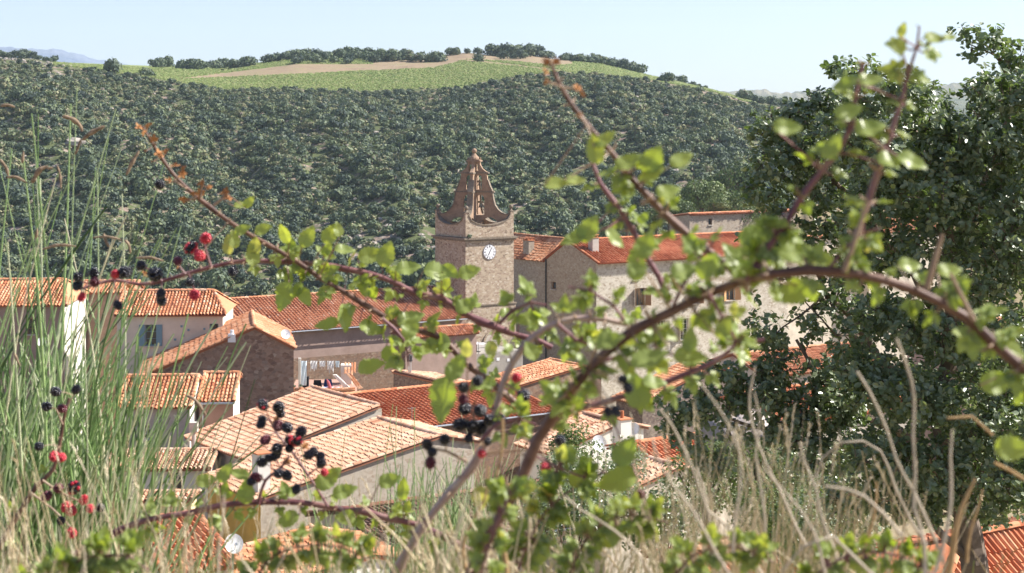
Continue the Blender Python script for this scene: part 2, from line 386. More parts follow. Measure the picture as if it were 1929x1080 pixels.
while tries<44000:
    tries+=1
    px=rng.uniform(-330,2250); Y=math.sqrt(rng.uniform(YB**2,YV**2)); 
    r=rng.choice([1.3,1.8,2.3,2.8,3.5],p=[.28,.27,.2,.15,.1])*rng.uniform(.85,1.15)
    r=r*(.62 if Y>YV-45 else 1.); x=(px-CX)/F*Y; key=(int(x//4.5),int(Y//4.5)); bad=False
    for a in(-1,0,1):
        for b in(-1,0,1):
            for (qx,qy,qr) in cell.get((key[0]+a,key[1]+b),()):
                if (qx-x)**2+(qy-Y)**2<(.55*(qr+r))**2: bad=True
    if bad or not ok(px,Y): continue
    cell.setdefault(key,[]).append((x,Y,r)); trees.append((px,Y,r))
# trees on the crest and at field edges
crest=[]
CL=[]
WHERE=['in the tree line left on the ridge','in the pair below the left ridge trees','in the second row of the left ridge trees','on the skyline above the ploughed field','in the front row above the ploughed field','in the middle of the skyline trees','in the trees right of the ploughed field',
 'of the small shrubs left of the summit','in the tall clump on the summit','in the front of the summit clump','right beside the summit clump','standing alone on the bare slope below the summit','where the ridge begins to fall to the right','in the dark row running down the right ridge','alone at the lower end of the right ridge row',
 'alone on the far right of the ridge vineyard','of the tiny shrubs at the far right ridge','alone inside the right hand vineyard','on the wooded shoulder at the left skyline','alone where the wood meets the left vineyard','at the edge of the left vineyard','on the falling ridge beside the oak']
def crest_row(x0,x1,n,Y0,Y1,r0,r1):
    w_=WHERE[len(set(c[0] for c in CL))]
    for k in range(n):
        CL.append((w_,k+1,n))
        px=x0+(x1-x0)*(k+rng.uniform(-.3,.3))/max(1,n-1); crest.append((px,rng.uniform(Y0,Y1),1.35*rng.uniform(r0,r1)))
crest_row(284,420,9,YT-26,YT-4,2.2,3.2); crest_row(352,362,2,YT-30,YT-20,3,3.4); crest_row(405,470,5,YT-22,YT-6,2.2,3.4)
crest_row(500,640,12,YT-14,YT,2.4,3.4); crest_row(560,720,13,YT-34,YT-8,2.2,3.2); crest_row(640,735,8,YT-8,YT+4,2.4,3.4); crest_row(720,818,8,YT-30,YT-14,2.6,3.6)
crest_row(845,895,4,YT-4,YT,1.8,2.4); crest_row(925,1005,7,YT-10,YT,3.2,4.6); crest_row(950,985,3,YT-30,YT-20,2.2,3); crest_row(1018,1030,2,YT-10,YT-4,2.2,3.2)
crest_row(900,903,1,YT-40,YT-38,2.2,2.4); crest_row(1062,1080,3,YT-5,YT,2.2,3.0); crest_row(1090,1190,11,YT-14,YT-2,2.2,3.4); crest_row(1205,1209,1,YT-6,YT-2,3.6,3.8)
crest_row(1284,1290,1,YT-6,YT,2.8,3.0); crest_row(1300,1330,4,YT-4,YT,1.0,1.5); crest_row(1254,1266,1,YV+10,YV+14,3.0,3.2)
crest_row(-60,100,14,YT-60,YT-2,1.6,2.8); crest_row(214,218,1,YV-4,YV,3.4,3.6); crest_row(275,280,1,YV+6,YV+9,2.6,2.8); crest_row(1400,1560,22,YV,YV+60,1.8,2.8)
def place_tree(me,name,px,Y,r,label,group):
    o=bpy.data.objects.new(name,me); COL.objects.link(o)
    o.location=((px-CX)/F*Y,Y,hz(px,Y)-.1*r); o.rotation_euler=(0,0,rng.uniform(0,6.28)); o.scale=(r,r*rng.uniform(.9,1.1),r*rng.uniform(.85,1.15))
    return tag(o,label,'tree',group)
ORD=['first','second','third','fourth','fifth','sixth','seventh','eighth','ninth','tenth','eleventh','twelfth']+['%dth'%i for i in range(13,40)]
for (px,Y,r),(w_,k_,n_) in zip(crest,CL):
    place_tree(THM[rng.integers(5)],'skyline_tree',px,Y,r,('dark evergreen oak '+w_) if n_==1 else 'dark oak, '+ORD[k_-1]+' from left '+w_,'trees around the hilltop vineyard')
vis=[t for t in trees if 0<t[0]<1500]
vis.sort(key=lambda t:-t[2]/t[1]); near=set(id(t) for t in vis[:300-len(crest)])
for t in vis[:300-len(crest)]:
    place_tree(THM[rng.integers(5)],'hillside_tree',*t,'large bushy holm oak growing on the wooded slope across the valley','large oaks on the wooded slope')
mb=MB()
for t in trees:
    if id(t) in near: continue
    v,f,ti=CR[rng.integers(8)]; px,Y,r=t; a=rng.uniform(0,6.28); ca,sa=math.cos(a),math.sin(a)
    R=np.array([[ca,-sa,0],[sa,ca,0],[0,0,1]])
    sh=rng.uniform(-.33,.42)
    mb.add((v@R.T)*r*V(1,1,rng.uniform(.8,1.1))+V((px-CX)/F*Y,Y,hz(px,Y)-.1*r),f,np.clip(ti+sh,0,1))
tag(mb.build('scrub_woodland',[M['scrub']]),'dense evergreen oak scrub covering the hillside across the valley','woodland',kind='stuff')
# low undergrowth and rocks on the slope
mb=MB(); v,f,ti=crown(rng,26,3,.6)
for k in range(3600):
    px=rng.uniform(-100,1600); Y=math.sqrt(rng.uniform(YB**2,(YV+2)**2)); r=rng.uniform(.4,.95)
    a=rng.uniform(0,6.28); ca,sa=math.cos(a),math.sin(a); R=np.array([[ca,-sa,0],[sa,ca,0],[0,0,1]])
    mb.add((v@R.T)*r+V((px-CX)/F*Y,Y,hz(px,Y)-.15*r),f,rng.uniform(.2,1))
tag(mb.build('undergrowth',[M['scrub']]),'low scrub between the oaks on the hillside','scrub',kind='stuff')
M['rock']=plaster_mat('granite',(.36,.32,.28),.2,sc=2)
def rock_arr(rng,nseg=8,nr=5):
    v=[]
    for i in range(nr+1):
        th=math.pi*i/nr
        for j in range(nseg):
            ph=2*math.pi*j/nseg; q=1+rng.uniform(-.22,.22)
            v.append((math.sin(th)*math.cos(ph)*q,math.sin(th)*math.sin(ph)*q,math.cos(th)*q*.7))
    f=[[i*nseg+j,(i+1)*nseg+j,(i+1)*nseg+(j+1)%nseg,i*nseg+(j+1)%nseg] for i in range(nr) for j in range(nseg)]
    return np.array(v),np.array(f)
mb=MB()
for k in range(760):
    px=rng.uniform(-100,1500); Y=math.sqrt(rng.uniform(YB**2,YV**2)); py=HY-(hz(px,Y)-CZ)*F/Y
    if k>420:
        if k%3==0: px=rng.uniform(0,160); Y=rng.uniform(YV-70,YV+60)
        elif k%3==1: px=rng.uniform(560,840); Y=rng.uniform(285,320)
        else: px=rng.uniform(880,1400); 
    v,f=rock_arr(rng,6,4); s=rng.uniform(.2,.65)
    mb.add(v*s*V(1.3,1,1)+V((px-CX)/F*Y,Y,hz(px,Y)+.1),f)
tag(mb.build('scattered_rocks',M['rock']),'pale rocks showing between the bushes of the hillside','rocks',kind='stuff')
for (px,py,s,lab) in((143,284,2.0,'large pale boulder among the bushes left on the slope'),(288,305,1.5,'grey flat boulder in the scrub behind the bare bramble tip')):
    Y=min(np.linspace(300,YV,200),key=lambda Y:abs(HY-(hz(px,Y)-CZ)*F/Y-py))
    mb=MB(); v,f=rock_arr(rng,10,7); mb.add(v*s*V(1.3,1,.8)+V((px-CX)/F*Y,Y-1,hz(px,Y)+s*.9),f); tag(mb.build('boulder',M['rock'],origin=((px-CX)/F*Y,Y-1,hz(px,Y))),lab,'boulder')
# vineyard: rows of low vines
mb=MB(); 
vb=[crown(rng,7,2,.75,.7) for _ in range(5)]
for row in range(0,150):
    Y0=YV+row*1.9-140
    for px in np.arange(100,1420,3.2):
        Y=Y0+(px-700)*.10+rng.uniform(-.25,.25)
        if Y<YV or Y>YT: continue
        if zone(px,Y)!=.5: continue
        if rng.random()<.12: continue
        v,f,ti=vb[rng.integers(5)]; r=rng.uniform(.5,.75)
        mb.add(v*r*V(1.3,.9,.9)+V((px-CX)/F*Y+rng.uniform(-.2,.2),Y,hz(px,Y)-.1),f,rng.uniform(.2,1))
M['vine']=leaf_mat('vine_leaf',[(0,(.12,.17,.05)),(.5,(.20,.26,.08)),(1,(.28,.28,.13))],.6,.2,.2,(.3,.4,.05))
tag(mb.build('vineyard',M['vine']),'green vines planted in rows over the hilltop','vines',kind='stuff')
# ================================================================ VILLAGE
GA=math.radians(34.0)
A=(math.cos(GA),math.sin(GA)); B=(-math.sin(GA),math.cos(GA)); nA=(-A[0],-A[1]); nB=(-B[0],-B[1])
XL=(-.998,-.055)
def v3(d,z=0.): return V(d[0],d[1],z)
def slope_tiles(mb,O,r,L,dn,W,nr,hip0=0,hip1=0,rng=rng,pitch=.225,step=.37,wob=1.0):
    """barrel tiles laid in columns down a roof plane; O ridge start, r along ridge, dn unit vector down the slope"""
    n=int((L+hip0+hip1)/pitch)
    xs=V(-.088,-.066,-.025,.025,.066,.088); hs=V(.0,.062,.105,.105,.062,.0)
    vs=[];ts=[]
    patch=rng.uniform(0,6.28,4)
    for k in range(n):
        u=-hip0+pitch*(k+.5); v0=0.
        if u<0 and hip0>0: v0=W*(-u/hip0)
        if u>L and hip1>0: v0=W*((u-L)/hip1)
        m=int((W-v0)/step)
        if m<1: continue
        off=(W-v0)-m*step; off=off+rng.uniform(-.08,.08)*wob if off>.1 else off; cj=rng.uniform(-.012,.012)*wob; colt=rng.uniform(-.12,.12)
        for i in range(m):
            a=v0+off+i*step-.03; b=a+step+.05
            if i==0: a=v0
            j=rng.uniform(-.012,.012,2)*wob+cj; lift=rng.uniform(0,.012)
            up=O[None]+np.outer(xs*.86+u+j[0],r)+a*dn[None]+np.outer(hs*.86,nr)
            lo=O[None]+np.outer(xs+u+j[1],r)+b*dn[None]+np.outer(hs+.034+lift,nr)
            vs.append(np.vstack([up,lo])); 
            t=.5+colt+rng.normal()*.2*wob+.12*math.sin(u*.9+patch[0]+i*.3)*math.sin(i*.5+patch[1])
            sg_=nr*(.035*wob*math.sin(u*.55+patch[2])*math.sin(v0+i*.35+patch[3])-.06*wob*math.sin(math.pi*np.clip(u/max(L,1),0,1))); vs[-1]=vs[-1]+sg_
            ts.append(np.clip(t,0,1))
    if not vs: return
    q=np.array([[s,s+6,s+7,s+1] for s in range(5)]); c=len(vs)
    f=(q[None]+np.arange(c)[:,None,None]*12).reshape(-1,4)
    mb.add(np.vstack(vs),f,np.repeat(np.array(ts),5))
def cap_row(mb,a,b,rad=.12,step=.42,rng=rng,lift=.03,t0=.5):
    a=np.asarray(a,float); b=np.asarray(b,float); L=np.linalg.norm(b-a)
    if L<.2: return
    d=(b-a)/L; s=np.cross(d,V(0,0,1)); s/=np.linalg.norm(s); u=np.cross(s,d)
    n=max(1,int(L/step)); th=np.linspace(0,math.pi,6)
    for i in range(n):
        p0=a+d*(L*i/n-.03); p1=a+d*(L*(i+1)/n+.03)
        r0,r1=rad*.88,rad
        j=rng.uniform(-.008,.008)
        up=[p0+s*(math.cos(t)*r0+j)+u*(math.sin(t)*r0*.85+lift) for t in th]
        lo=[p1+s*(math.cos(t)*r1+j)+u*(math.sin(t)*r1*.85+lift+.02) for t in th]
        mb.add(up+lo,[[q,q+6,q+7,q+1] for q in range(5)],np.clip(t0+rng.normal()*.2,0,1))
def wall_rect(mb,O,d,n,W,z0,z1,holes=(),mi=0,depth=.24):
    """wall plane from O along horizontal unit d, outward normal n, with real openings"""
    if z1<=z0 or W<=0: return
    O=V(O[0],O[1],0); d=v3(d); n=v3(n)
    S_=sorted(set([0,W]+[x for h in holes for x in h[:2]])); Z_=sorted(set([z0,z1]+[x for h in holes for x in h[2:4]]))
    pt=lambda s,z,k=0.: O+d*s-n*k+V(0,0,z)
    for i in range(len(S_)-1):
        for j in range(len(Z_)-1):
            sm=(S_[i]+S_[i+1])/2; zm=(Z_[j]+Z_[j+1])/2
            if any(h[0]<sm<h[1] and h[2]<zm<h[3] for h in holes): continue
            mb.add([pt(S_[i],Z_[j]),pt(S_[i+1],Z_[j]),pt(S_[i+1],Z_[j+1]),pt(S_[i],Z_[j+1])],[[0,1,2,3]],.5,mi)
    for h in holes:
        a,b,c,e=h[:4]; D=depth
        for q in ([pt(a,c),pt(a,c,D),pt(a,e,D),pt(a,e)],[pt(b,c),pt(b,e),pt(b,e,D),pt(b,c,D)],[pt(a,e),pt(a,e,D),pt(b,e,D),pt(b,e)],[pt(a,c),pt(b,c),pt(b,c,D),pt(a,c,D)]):
            mb.add(q,[[0,1,2,3]],.5,mi)
def window(parent,O,d,n,h,style='plain',depth=.2,shut=None,frame='frame_white',open_=100,bars=(2,3)):
    """window set back in its opening: frame object with pane, shutters and sill beneath it"""
    a,b,c,e=h[:4]; O3=V(O[0],O[1],0); d3=v3(d); n3=v3(n); mid=O3+d3*(a+b)/2+V(0,0,(c+e)/2)-n3*depth
    W,H=b-a,e-c; mb=MB(); t=.06; up=V(0,0,1)
    for s in(-1,1): box(mb,mid+d3*s*(W/2-t/2),d3,n3,up,t,.05,H)
    for s in(-1,1): box(mb,mid+up*s*(H/2-t/2),d3,n3,up,W-2*t,.046,t)
    if style!='dark':
        for i in range(1,bars[0]): box(mb,mid+d3*(-W/2+W*i/bars[0]),d3,n3,up,.05 if i*2==bars[0] else .03,.04,H-2*t)
        for j in range(1,bars[1]): box(mb,mid+up*(-H/2+H*j/bars[1])+n3*.001,d3,n3,up,W-2*t,.034,.028)
    fo=mb.build('window',M[frame],parent)
    mb=MB(); box(mb,mid-n3*.03,d3,n3,up,W-.02,.012,H-.02); mb.build('pane',M['glass'],fo)
    mb=MB(); box(mb,O3+d3*(a+b)/2+V(0,0,c-.04)+n3*.03,d3,n3,up,W+.2,.2,.08); mb.build('sill',M['cement'],fo)
    if shut:
        ang=math.radians(open_)
        for s in(-1,1):
            hinge=O3+d3*(a if s<0 else b)+V(0,0,(c+e)/2)+n3*.03
            dv=-d3*s*math.cos(ang)+n3*math.sin(ang); w2=W/2*.98
            if abs(ang-math.pi)<.3: dv=d3*s; hinge=hinge+n3*.03
            nn=np.cross(dv,up); mb=MB()
            box(mb,hinge+dv*w2/2,dv,nn,up,w2,.035,H)
            for k in(-.3,.3): box(mb,hinge+dv*w2/2+up*H*k,dv,nn,up,w2*.9,.06,.09)
            mb.build('shutter',M[shut],fo)
    return fo
def house(label,R0,r,rend,side,s1,s2=(3.,1.),wall='pl_beige',tile='tile_orange',zg=None,walls={},wins=(),hip0=0,hip1=0,L=None,
          cat='house',name='house',pitch=.225,ov=.35,gut=False,wob=1.0,band=None,go=.12,group=None,verge=True):
    R0=V(*R0); L=L if L else reach(R0,r,rend)
    p=(r[1]*side,-r[0]*side)
    def res(q,pp):
        if len(q)==3: # (metres, 'y', py)
            w_=q[0]; y=R0[1]+pp[1]*w_; return w_,R0[2]-zat(q[2],y)
        if q[0]>30: w_=reach(R0,pp,q[0]); y=R0[1]+pp[1]*w_; return w_,R0[2]-zat(q[1],y)
        return q
    w1,d1=res(s1,p); w2,d2=res(s2,(-p[0],-p[1]))
    ctr=R0[:2]+V(*r)*L/2
    if zg is None: zg=gz(ctr[1])-1.2
    root=empty(name,(ctr[0],ctr[1],zg),label,cat,group)
    r3=v3(r); p3=v3(p)
    rb=MB()
    for (w_,d_,pp) in((w1,d1,p3),(w2,d2,-p3)):
        if w_<.25: continue
        Ls=math.hypot(w_,d_); dn=(pp*w_+V(0,0,-d_))/Ls; nr=np.cross(r3,dn); nr=nr if nr[2]>0 else -nr
        slope_tiles(rb,R0,r3,L,dn,Ls,nr,hip0,hip1,wob=wob,pitch=pitch)
        h0,h1=hip0,hip1
        c=[R0+nr*-.01,R0+r3*L+nr*-.01,R0+r3*(L+h1)+dn*(Ls-.04),R0-r3*h0+dn*(Ls-.04)]
        c=[np.asarray(x) for x in c]; cb=[x-nr*.11 for x in c]
        rb.add(c+cb,[[0,1,2,3],[4,7,6,5],[0,4,5,1],[1,5,6,2],[2,6,7,3],[3,7,4,0]],.0)  # slab takes the darkest tile tone, shade between columns put into colour
        if verge and not h0: cap_row(rb,R0+r3*.06,R0+r3*.06+dn*Ls,.12)
        elif h0: cap_row(rb,R0,R0-r3*h0+dn*Ls,.12)
        if verge and not h1: cap_row(rb,R0+r3*(L-.06),R0+r3*(L-.06)+dn*Ls,.12)
        elif h1: cap_row(rb,R0+r3*L,R0+r3*(L+h1)+dn*Ls,.12)
    for hh,base in((hip0,R0),(hip1,R0+r3*L)):
        if hh:
            sg=-1 if hh is hip0 and base is R0 else 1
            rb.add([base,base+r3*sg*hh+p3*w1+V(0,0,-d1),base+r3*sg*hh-p3*w2+V(0,0,-d2)],[[0,1,2]],.5)
    cap_row(rb,R0,R0+r3*L,.14,t0=.6)
    roof=rb.build('roof',M[tile],root)
    # walls
    zr=R0[2]-.13; b1=max(w1-ov,.1); b2=max(w2-ov,.1) if w2>.25 else w2
    ze1=zr-d1*b1/w1; ze2=zr-(d2*b2/w2 if w2>0 else 0)
    mats=[wall]+[m for m in list(walls.values())+([band[1]] if band else []) if m!=wall]; mats=list(dict.fromkeys(mats))
    mi=lambda f: mats.index(walls.get(f,wall))
    a0=R0+r3*(go-hip0*.9); a1=R0+r3*(L-go+hip1*.9)
    faces={'s1':(a0+p3*b1,r,p,np.linalg.norm(a1-a0),ze1),'s2':(a1-p3*b2,(-r[0],-r[1]),(-p[0],-p[1]),np.linalg.norm(a1-a0),ze2),
           'g0':(a0-p3*b2,p,(-r[0],-r[1]),b1+b2,min(ze1,ze2)),'g1':(a1+p3*b1,(-p[0],-p[1]),r,b1+b2,min(ze1,ze2))}
    mb=MB(); todo=[]
    for k,(O,d,n,W_,zt_) in faces.items():
        holes=[]
        for wn in wins:
            if wn.get('face','s1')!=k: continue
            s=reach(O,d,wn['px']); ww=abs(reach(O,d,wn['px']+wn['w']/2)-reach(O,d,wn['px']-wn['w']/2))
            Yw=O[1]+d[1]*s; za,zb=zat(wn['bot'],Yw),zat(wn['top'],Yw)
            if s-ww/2<.05 or s+ww/2>W_-.05 or zb>zt_-.05 or za<zg+.1: print('window off wall',label[:30],k,wn['px'],round(s,2),round(W_,2),round(zb-zt_,2)); continue
            h=(s-ww/2,s+ww/2,za,zb); holes.append(h); todo.append((O,d,n,h,wn))
        if band and k==band[2]:
            zb_=band[0]; wall_rect(mb,O,d,n,W_,zg,zb_,[h for h in holes if h[3]<zb_],mats.index(band[1])); wall_rect(mb,O,d,n,W_,zb_,zt_,[h for h in holes if h[2]>zb_],mi(k))
        else: wall_rect(mb,O,d,n,W_,zg,zt_,holes,mi(k))
        if k[0]=='g':
            O3=V(O[0],O[1],0); d3=v3(d); zl,zrr=(ze2,ze1) if k=='g0' else (ze1,ze2); bl=b2 if k=='g0' else b1
            zz=min(ze1,ze2); e=lambda s,z: O3+d3*s+V(0,0,z)
            hipk=hip0 if k=='g0' else hip1
            if not hipk: mb.add([e(bl,zz),e(W_,zz),e(W_,zrr),e(bl,zr),e(0,zl),e(0,zz)],[[0,1,2,-1],[0,2,3,-1],[0,3,4,-1],[0,4,5,-1]],.5,mi(k))
    wo=mb.build('wall',[M[m] for m in mats],root)
    for (O,d,n,h,wn) in todo: window(root,O,d,n,h,**{k:v for k,v in wn.items() if k not in('face','px','top','bot','w')})
    if gut:
        mb=MB(); e0=R0+p3*(w1+.06)+V(0,0,-d1-.08)-r3*hip0; e1=e0+r3*(L+hip0+hip1)
        tube(mb,[e0,e1],.065,8); tube(mb,[e1-r3*.3,e1-r3*.3-p3*.35+V(0,0,-.5),V(*(e1-r3*.3-p3*.35)[:2],zg)],.05,6)
        mb.build('gutter',M['metal'],root)
    return dict(root=root,roof=roof,wall=wo,faces=faces,R0=R0,r=r3,p=p3,L=L,w1=w1,d1=d1,w2=w2,d2=d2,ze1=ze1)
def on_roof(h,px,py):
    """point of slope 1 of house h seen at a pixel"""
    best=None
    for t in np.linspace(.03,.97,60):
        q=h['R0']+h['p']*h['w1']*t-V(0,0,h['d1']*t); s=reach(q,h['r'],px); q=q+h['r']*s
        y=HY-(q[2]-CZ)*F/q[1]
        if best is None or abs(y-py)<best[0]: best=(abs(y-py),q)
    return best[1]
def chimney(h,px,py,w=.6,hgt=1.1,m='cement',top='tile',d=None,q=None):
    q=on_roof(h,px,py) if q is None else V(*q); mb=MB(); r3,p3,up=h['r'],h['p'],V(0,0,1)
    box(mb,q+up*(hgt/2-.3),r3,p3,up,w,d or w,hgt+.6); o=mb.build('chimney',[M[m]],h['roof'])
    mb=MB()
    box(mb,q+up*(hgt+.03),r3,p3,up,w+.12,(d or w)+.12,.06,.4)
    if top=='tile':
        for s in(-1,1):
            for k in range(2): box(mb,q+up*(hgt+.1+k*.07)+r3*s*w*.3,r3,p3,up,w*.28,w*.8,.055,rng.uniform(0,1))
        cap_row(mb,q+up*(hgt+.22)-r3*w*.5,q+up*(hgt+.22)+r3*w*.5,.14,.3)
        for s in(-.25,.25): cap_row(mb,q+up*(hgt+.2)-r3*w*.5+p3*w*s*1.6,q+up*(hgt+.2)+r3*w*.5+p3*w*s*1.6,.1,.3)
    elif top=='pipe':
        tube(mb,[q+up*hgt,q+up*(hgt+.45)],.1,10,.3)
    mb.build('chimney_cap',[M['tile_old']],h['roof'])
def dish(px,py,Y,rad,label,az=(.35,-.85,.4),m='dish',pole=1.0):
    """satellite dish on a bracket pole"""
    c=V(*P(px,py,Y)); n=V(*az); n/=np.linalg.norm(n); root=empty('satellite_dish',c-V(0,0,pole),label,'satellite dish')
    a=np.cross(n,V(0,0,1)); a/=np.linalg.norm(a); b=np.cross(n,a); mb=MB(); vs=[];R_=6;K=20
    for i in range(R_+1):
        for j in range(K):
            t=2*math.pi*j/K; rr=rad*i/R_; vs.append(c+(a*math.cos(t)+b*math.sin(t)*1.06)*rr+n*(.22*rr*rr/rad))
    mb.add(vs,[[i*K+j,(i+1)*K+j,(i+1)*K+(j+1)%K,i*K+(j+1)%K] for i in range(R_) for j in range(K)])
    mb.build('reflector',M[m],root,smooth=True)
    mb=MB(); tip=c+n*rad*1.05-V(0,0,rad*.25)
    tube(mb,[c-V(0,0,rad*.95),tip],.018,5); tube(mb,[tip-n*.05,tip+n*.08],.045,8); mb.build('feed_arm',M['metal'],root)
    mb=MB(); tube(mb,[c-n*.02,c-n*.12-V(0,0,.1),c-n*.12-V(0,0,pole)],.03,6); mb.build('pole',M['metal'],root)
# ---------------------------------------------------------------- bell tower
TC=V(*P(877,452,160)); wR=reach(TC,A,965); wL=reach(TC,B,818); zc=TC[2]; A3,B3,UP=v3(A),v3(B),V(0,0,1)
s_=(wR+wL)/2; wL=wR=s_
ZG=gz(162)-2
tower=empty('bell_tower',(TC[0]+(A[0]*wR+B[0]*wL)/2,TC[1]+(A[1]*wR+B[1]*wL)/2,ZG),'tall square stone bell tower with a white clock and pierced belfry','bell tower')
z2=zat(578,160)
mb=MB()
def sq_walls(mb,g,z0,z1,mi=0,holes=()):
    c0=TC-A3*g-B3*g; W_=wR+2*g
    wall_rect(mb,c0,A,nB,W_,z0,z1,holes,mi); wall_rect(mb,c0+A3*W_,B,A,W_,z0,z1,(),mi)
    wall_rect(mb,c0+A3*W_+B3*W_,nA,B,W_,z0,z1,(),mi); wall_rect(mb,c0+B3*W_,nB,nA,W_,z0,z1,(),mi)
sq_walls(mb,0,z2,zc,0)
sA=reach(TC,A,926); Ya=TC[1]+A[1]*sA
sq_walls(mb,.14,ZG,z2-.1,0)
mb.build('shaft',M['stone_tower'],tower)
# corner stones of the lit edges
mb=MB()
for k,z in enumerate(np.arange(z2+.1,zc-.3,.42)):
    for cx_,dx,dy in((TC,A3,B3),(TC+A3*wR,-A3,B3)):
        l1,l2=(.55,.32) if k%2 else (.32,.55)
        box(mb,cx_+dx*l1/2+dy*l2/2+V(0,0,z+.2)-dx*.012-dy*.012,A3,B3,UP,l1,l2,.39,rng.uniform(0,1))
mb.build('quoins',[plaster_mat('quoin_stone',(.47,.38,.27),.2,sc=2)],tower)
def moulding(z,g,h,m='cornice'):
    mb=MB(); c=TC+A3*wR/2+B3*wL/2
    for i,(gg,hh,zz) in enumerate(((g*.55,h*.45,-h*.27),(g,h*.5,h*.2))): box(mb,c+V(0,0,z-TC[2]+zz),A3,B3,UP,wR+2*gg,wL+2*gg,hh)
    mb.build('cornice',M[m],tower)
moulding(zc,.28,.34); moulding(z2,.22,.26)
def poly_wall(mb,O,d,n,pts,th,mi=0,holes=()):
    """extruded plate with polygon outline and polygon holes, through curve filling"""
    cu=bpy.data.curves.new('t','CURVE'); cu.dimensions='2D'; cu.fill_mode='BOTH'; cu.extrude=th/2
    for q in [pts]+list(holes):
        sp=cu.splines.new('POLY'); sp.points.add(len(q)-1); sp.use_cyclic_u=True
        for i,(x,y) in enumerate(q): sp.points[i].co=(x,y,0,1)
    ob=bpy.data.objects.new('t',cu); COL.objects.link(ob); dg=bpy.context.evaluated_depsgraph_get(); me=ob.evaluated_get(dg).to_mesh()
    vv=np.array([v.co[:] for v in me.vertices]); O=V(*O); d=v3(d); n=v3(n)
    W3=O+vv[:,0:1]*d+vv[:,1:2]*UP+vv[:,2:3]*n
    fs=[]
    for p_ in me.polygons:
        l=list(p_.vertices)
        for i in range(1,len(l)-1): fs.append([l[0],l[i],l[i+1],-1])
    mb.add(W3,fs,.5,mi); ob.evaluated_get(dg).to_mesh_clear(); bpy.data.objects.remove(ob); bpy.data.curves.remove(cu)
# parapets with a sagging top edge between the corners
ph,pm=2.35,1.10
def sag(W_,n=15,e=.35):
    xs=np.linspace(e,W_-e,n); t=(xs-W_/2)/(W_/2-e); return [(x,pm+(ph-.25-pm)*(1-math.sqrt(max(0,1-abs(q)**2.0)))) for x,q in zip(xs,t)]
mb=MB(); cb=MB()
for O,d,n in((TC,A,nB),(TC+A3*wR,B,A),(TC+A3*wR+B3*wL,nA,B),(TC+B3*wL,nB,nA)):
    W_=wR; Oi=O-v3(n)*.2
    top=sag(W_); poly_wall(mb,Oi+V(0,0,.17),d,n,[(0.003,0),(W_-.003,0),(W_-.003,ph),(W_-.35,ph)]+top[::-1]+[(.35,ph),(.003,ph)],.38)
    pp=[Oi+v3(d)*x+V(0,0,.17+z+.04) for x,z in top]
    d3=v3(d); n3=v3(n)
    for q0,q1 in zip(pp[:-1],pp[1:]):
        dd=q1-q0; l=np.linalg.norm(dd); dd/=l; box(cb,(q0+q1)/2,dd,n3,np.cross(dd,n3),l+.03,.52,.1)
mb.build('parapet',M['stone_tower'],tower); cb.build('coping',M['cornice'],tower)
def ball(mb,c,r,seg=14,mi=0):
    vs=[];fs=[]
    for i in range(9):
        th=math.pi*i/8
        for j in range(seg): ph_=2*math.pi*j/seg; vs.append(V(*c)+r*V(math.sin(th)*math.cos(ph_),math.sin(th)*math.sin(ph_),math.cos(th)))
    for i in range(8):
        for j in range(seg): fs.append([i*seg+j,(i+1)*seg+j,(i+1)*seg+(j+1)%seg,i*seg+(j+1)%seg])
    mb.add(vs,fs,.5,mi)
for a_,b_ in((0,0),(1,0),(1,1),(0,1)):
    q=TC+A3*(.2+a_*(wR-.4))+B3*(.2+b_*(wL-.4))+V(0,0,.17+ph); mb=MB()
    box(mb,q+V(0,0,.05),A3,B3,UP,.46,.46,.1); 
    tube(mb,[q+V(0,0,.1),q+V(0,0,.22),q+V(0,0,.3)],[.17,.1,.12],10); ball(mb,q+V(0,0,.48),.21); mb.build('finial',M['cornice'],tower)
# belfry: two pierced walls crossing on the diagonals
cen=TC+A3*wR/2+B3*wL/2; D1=(A3-B3)/np.linalg.norm(A3-B3); D2=(A3+B3)/np.linalg.norm(A3+B3); hd=wR/math.sqrt(2)*.97; KS=.95
zb0=.2
prof=[(0,7.3),(.6,7.3),(.62,7.0),(.8,6.65),(1.1,6.4),(1.32,6.28),(1.32,6.15),(1.26,6.05),(1.34,5.5),(1.52,4.95),(1.74,4.5),(1.86,4.45),(1.86,4.33),(1.80,4.2),(1.87,3.7),(2.02,3.1),(2.32,2.65),(2.7,2.35),(3.05,2.22),(3.3,2.25),(hd-.12,2.5),(hd-.1,zb0)]
def arch(x0,x1,z0,z1,n=8):
    r=(x1-x0)/2; c=(x0+x1)/2
    return [(x0,z0),(x1,z0)]+[(c+r*math.cos(t),z1-r+r*math.sin(t)) for t in np.linspace(0,math.pi,n)]
H1=[arch(.22,1.02,2.15,4.1),arch(.20,.78,4.6,6.0),arch(.14,.44,6.42,7.05),arch(.65,2.4,.35,1.95)]
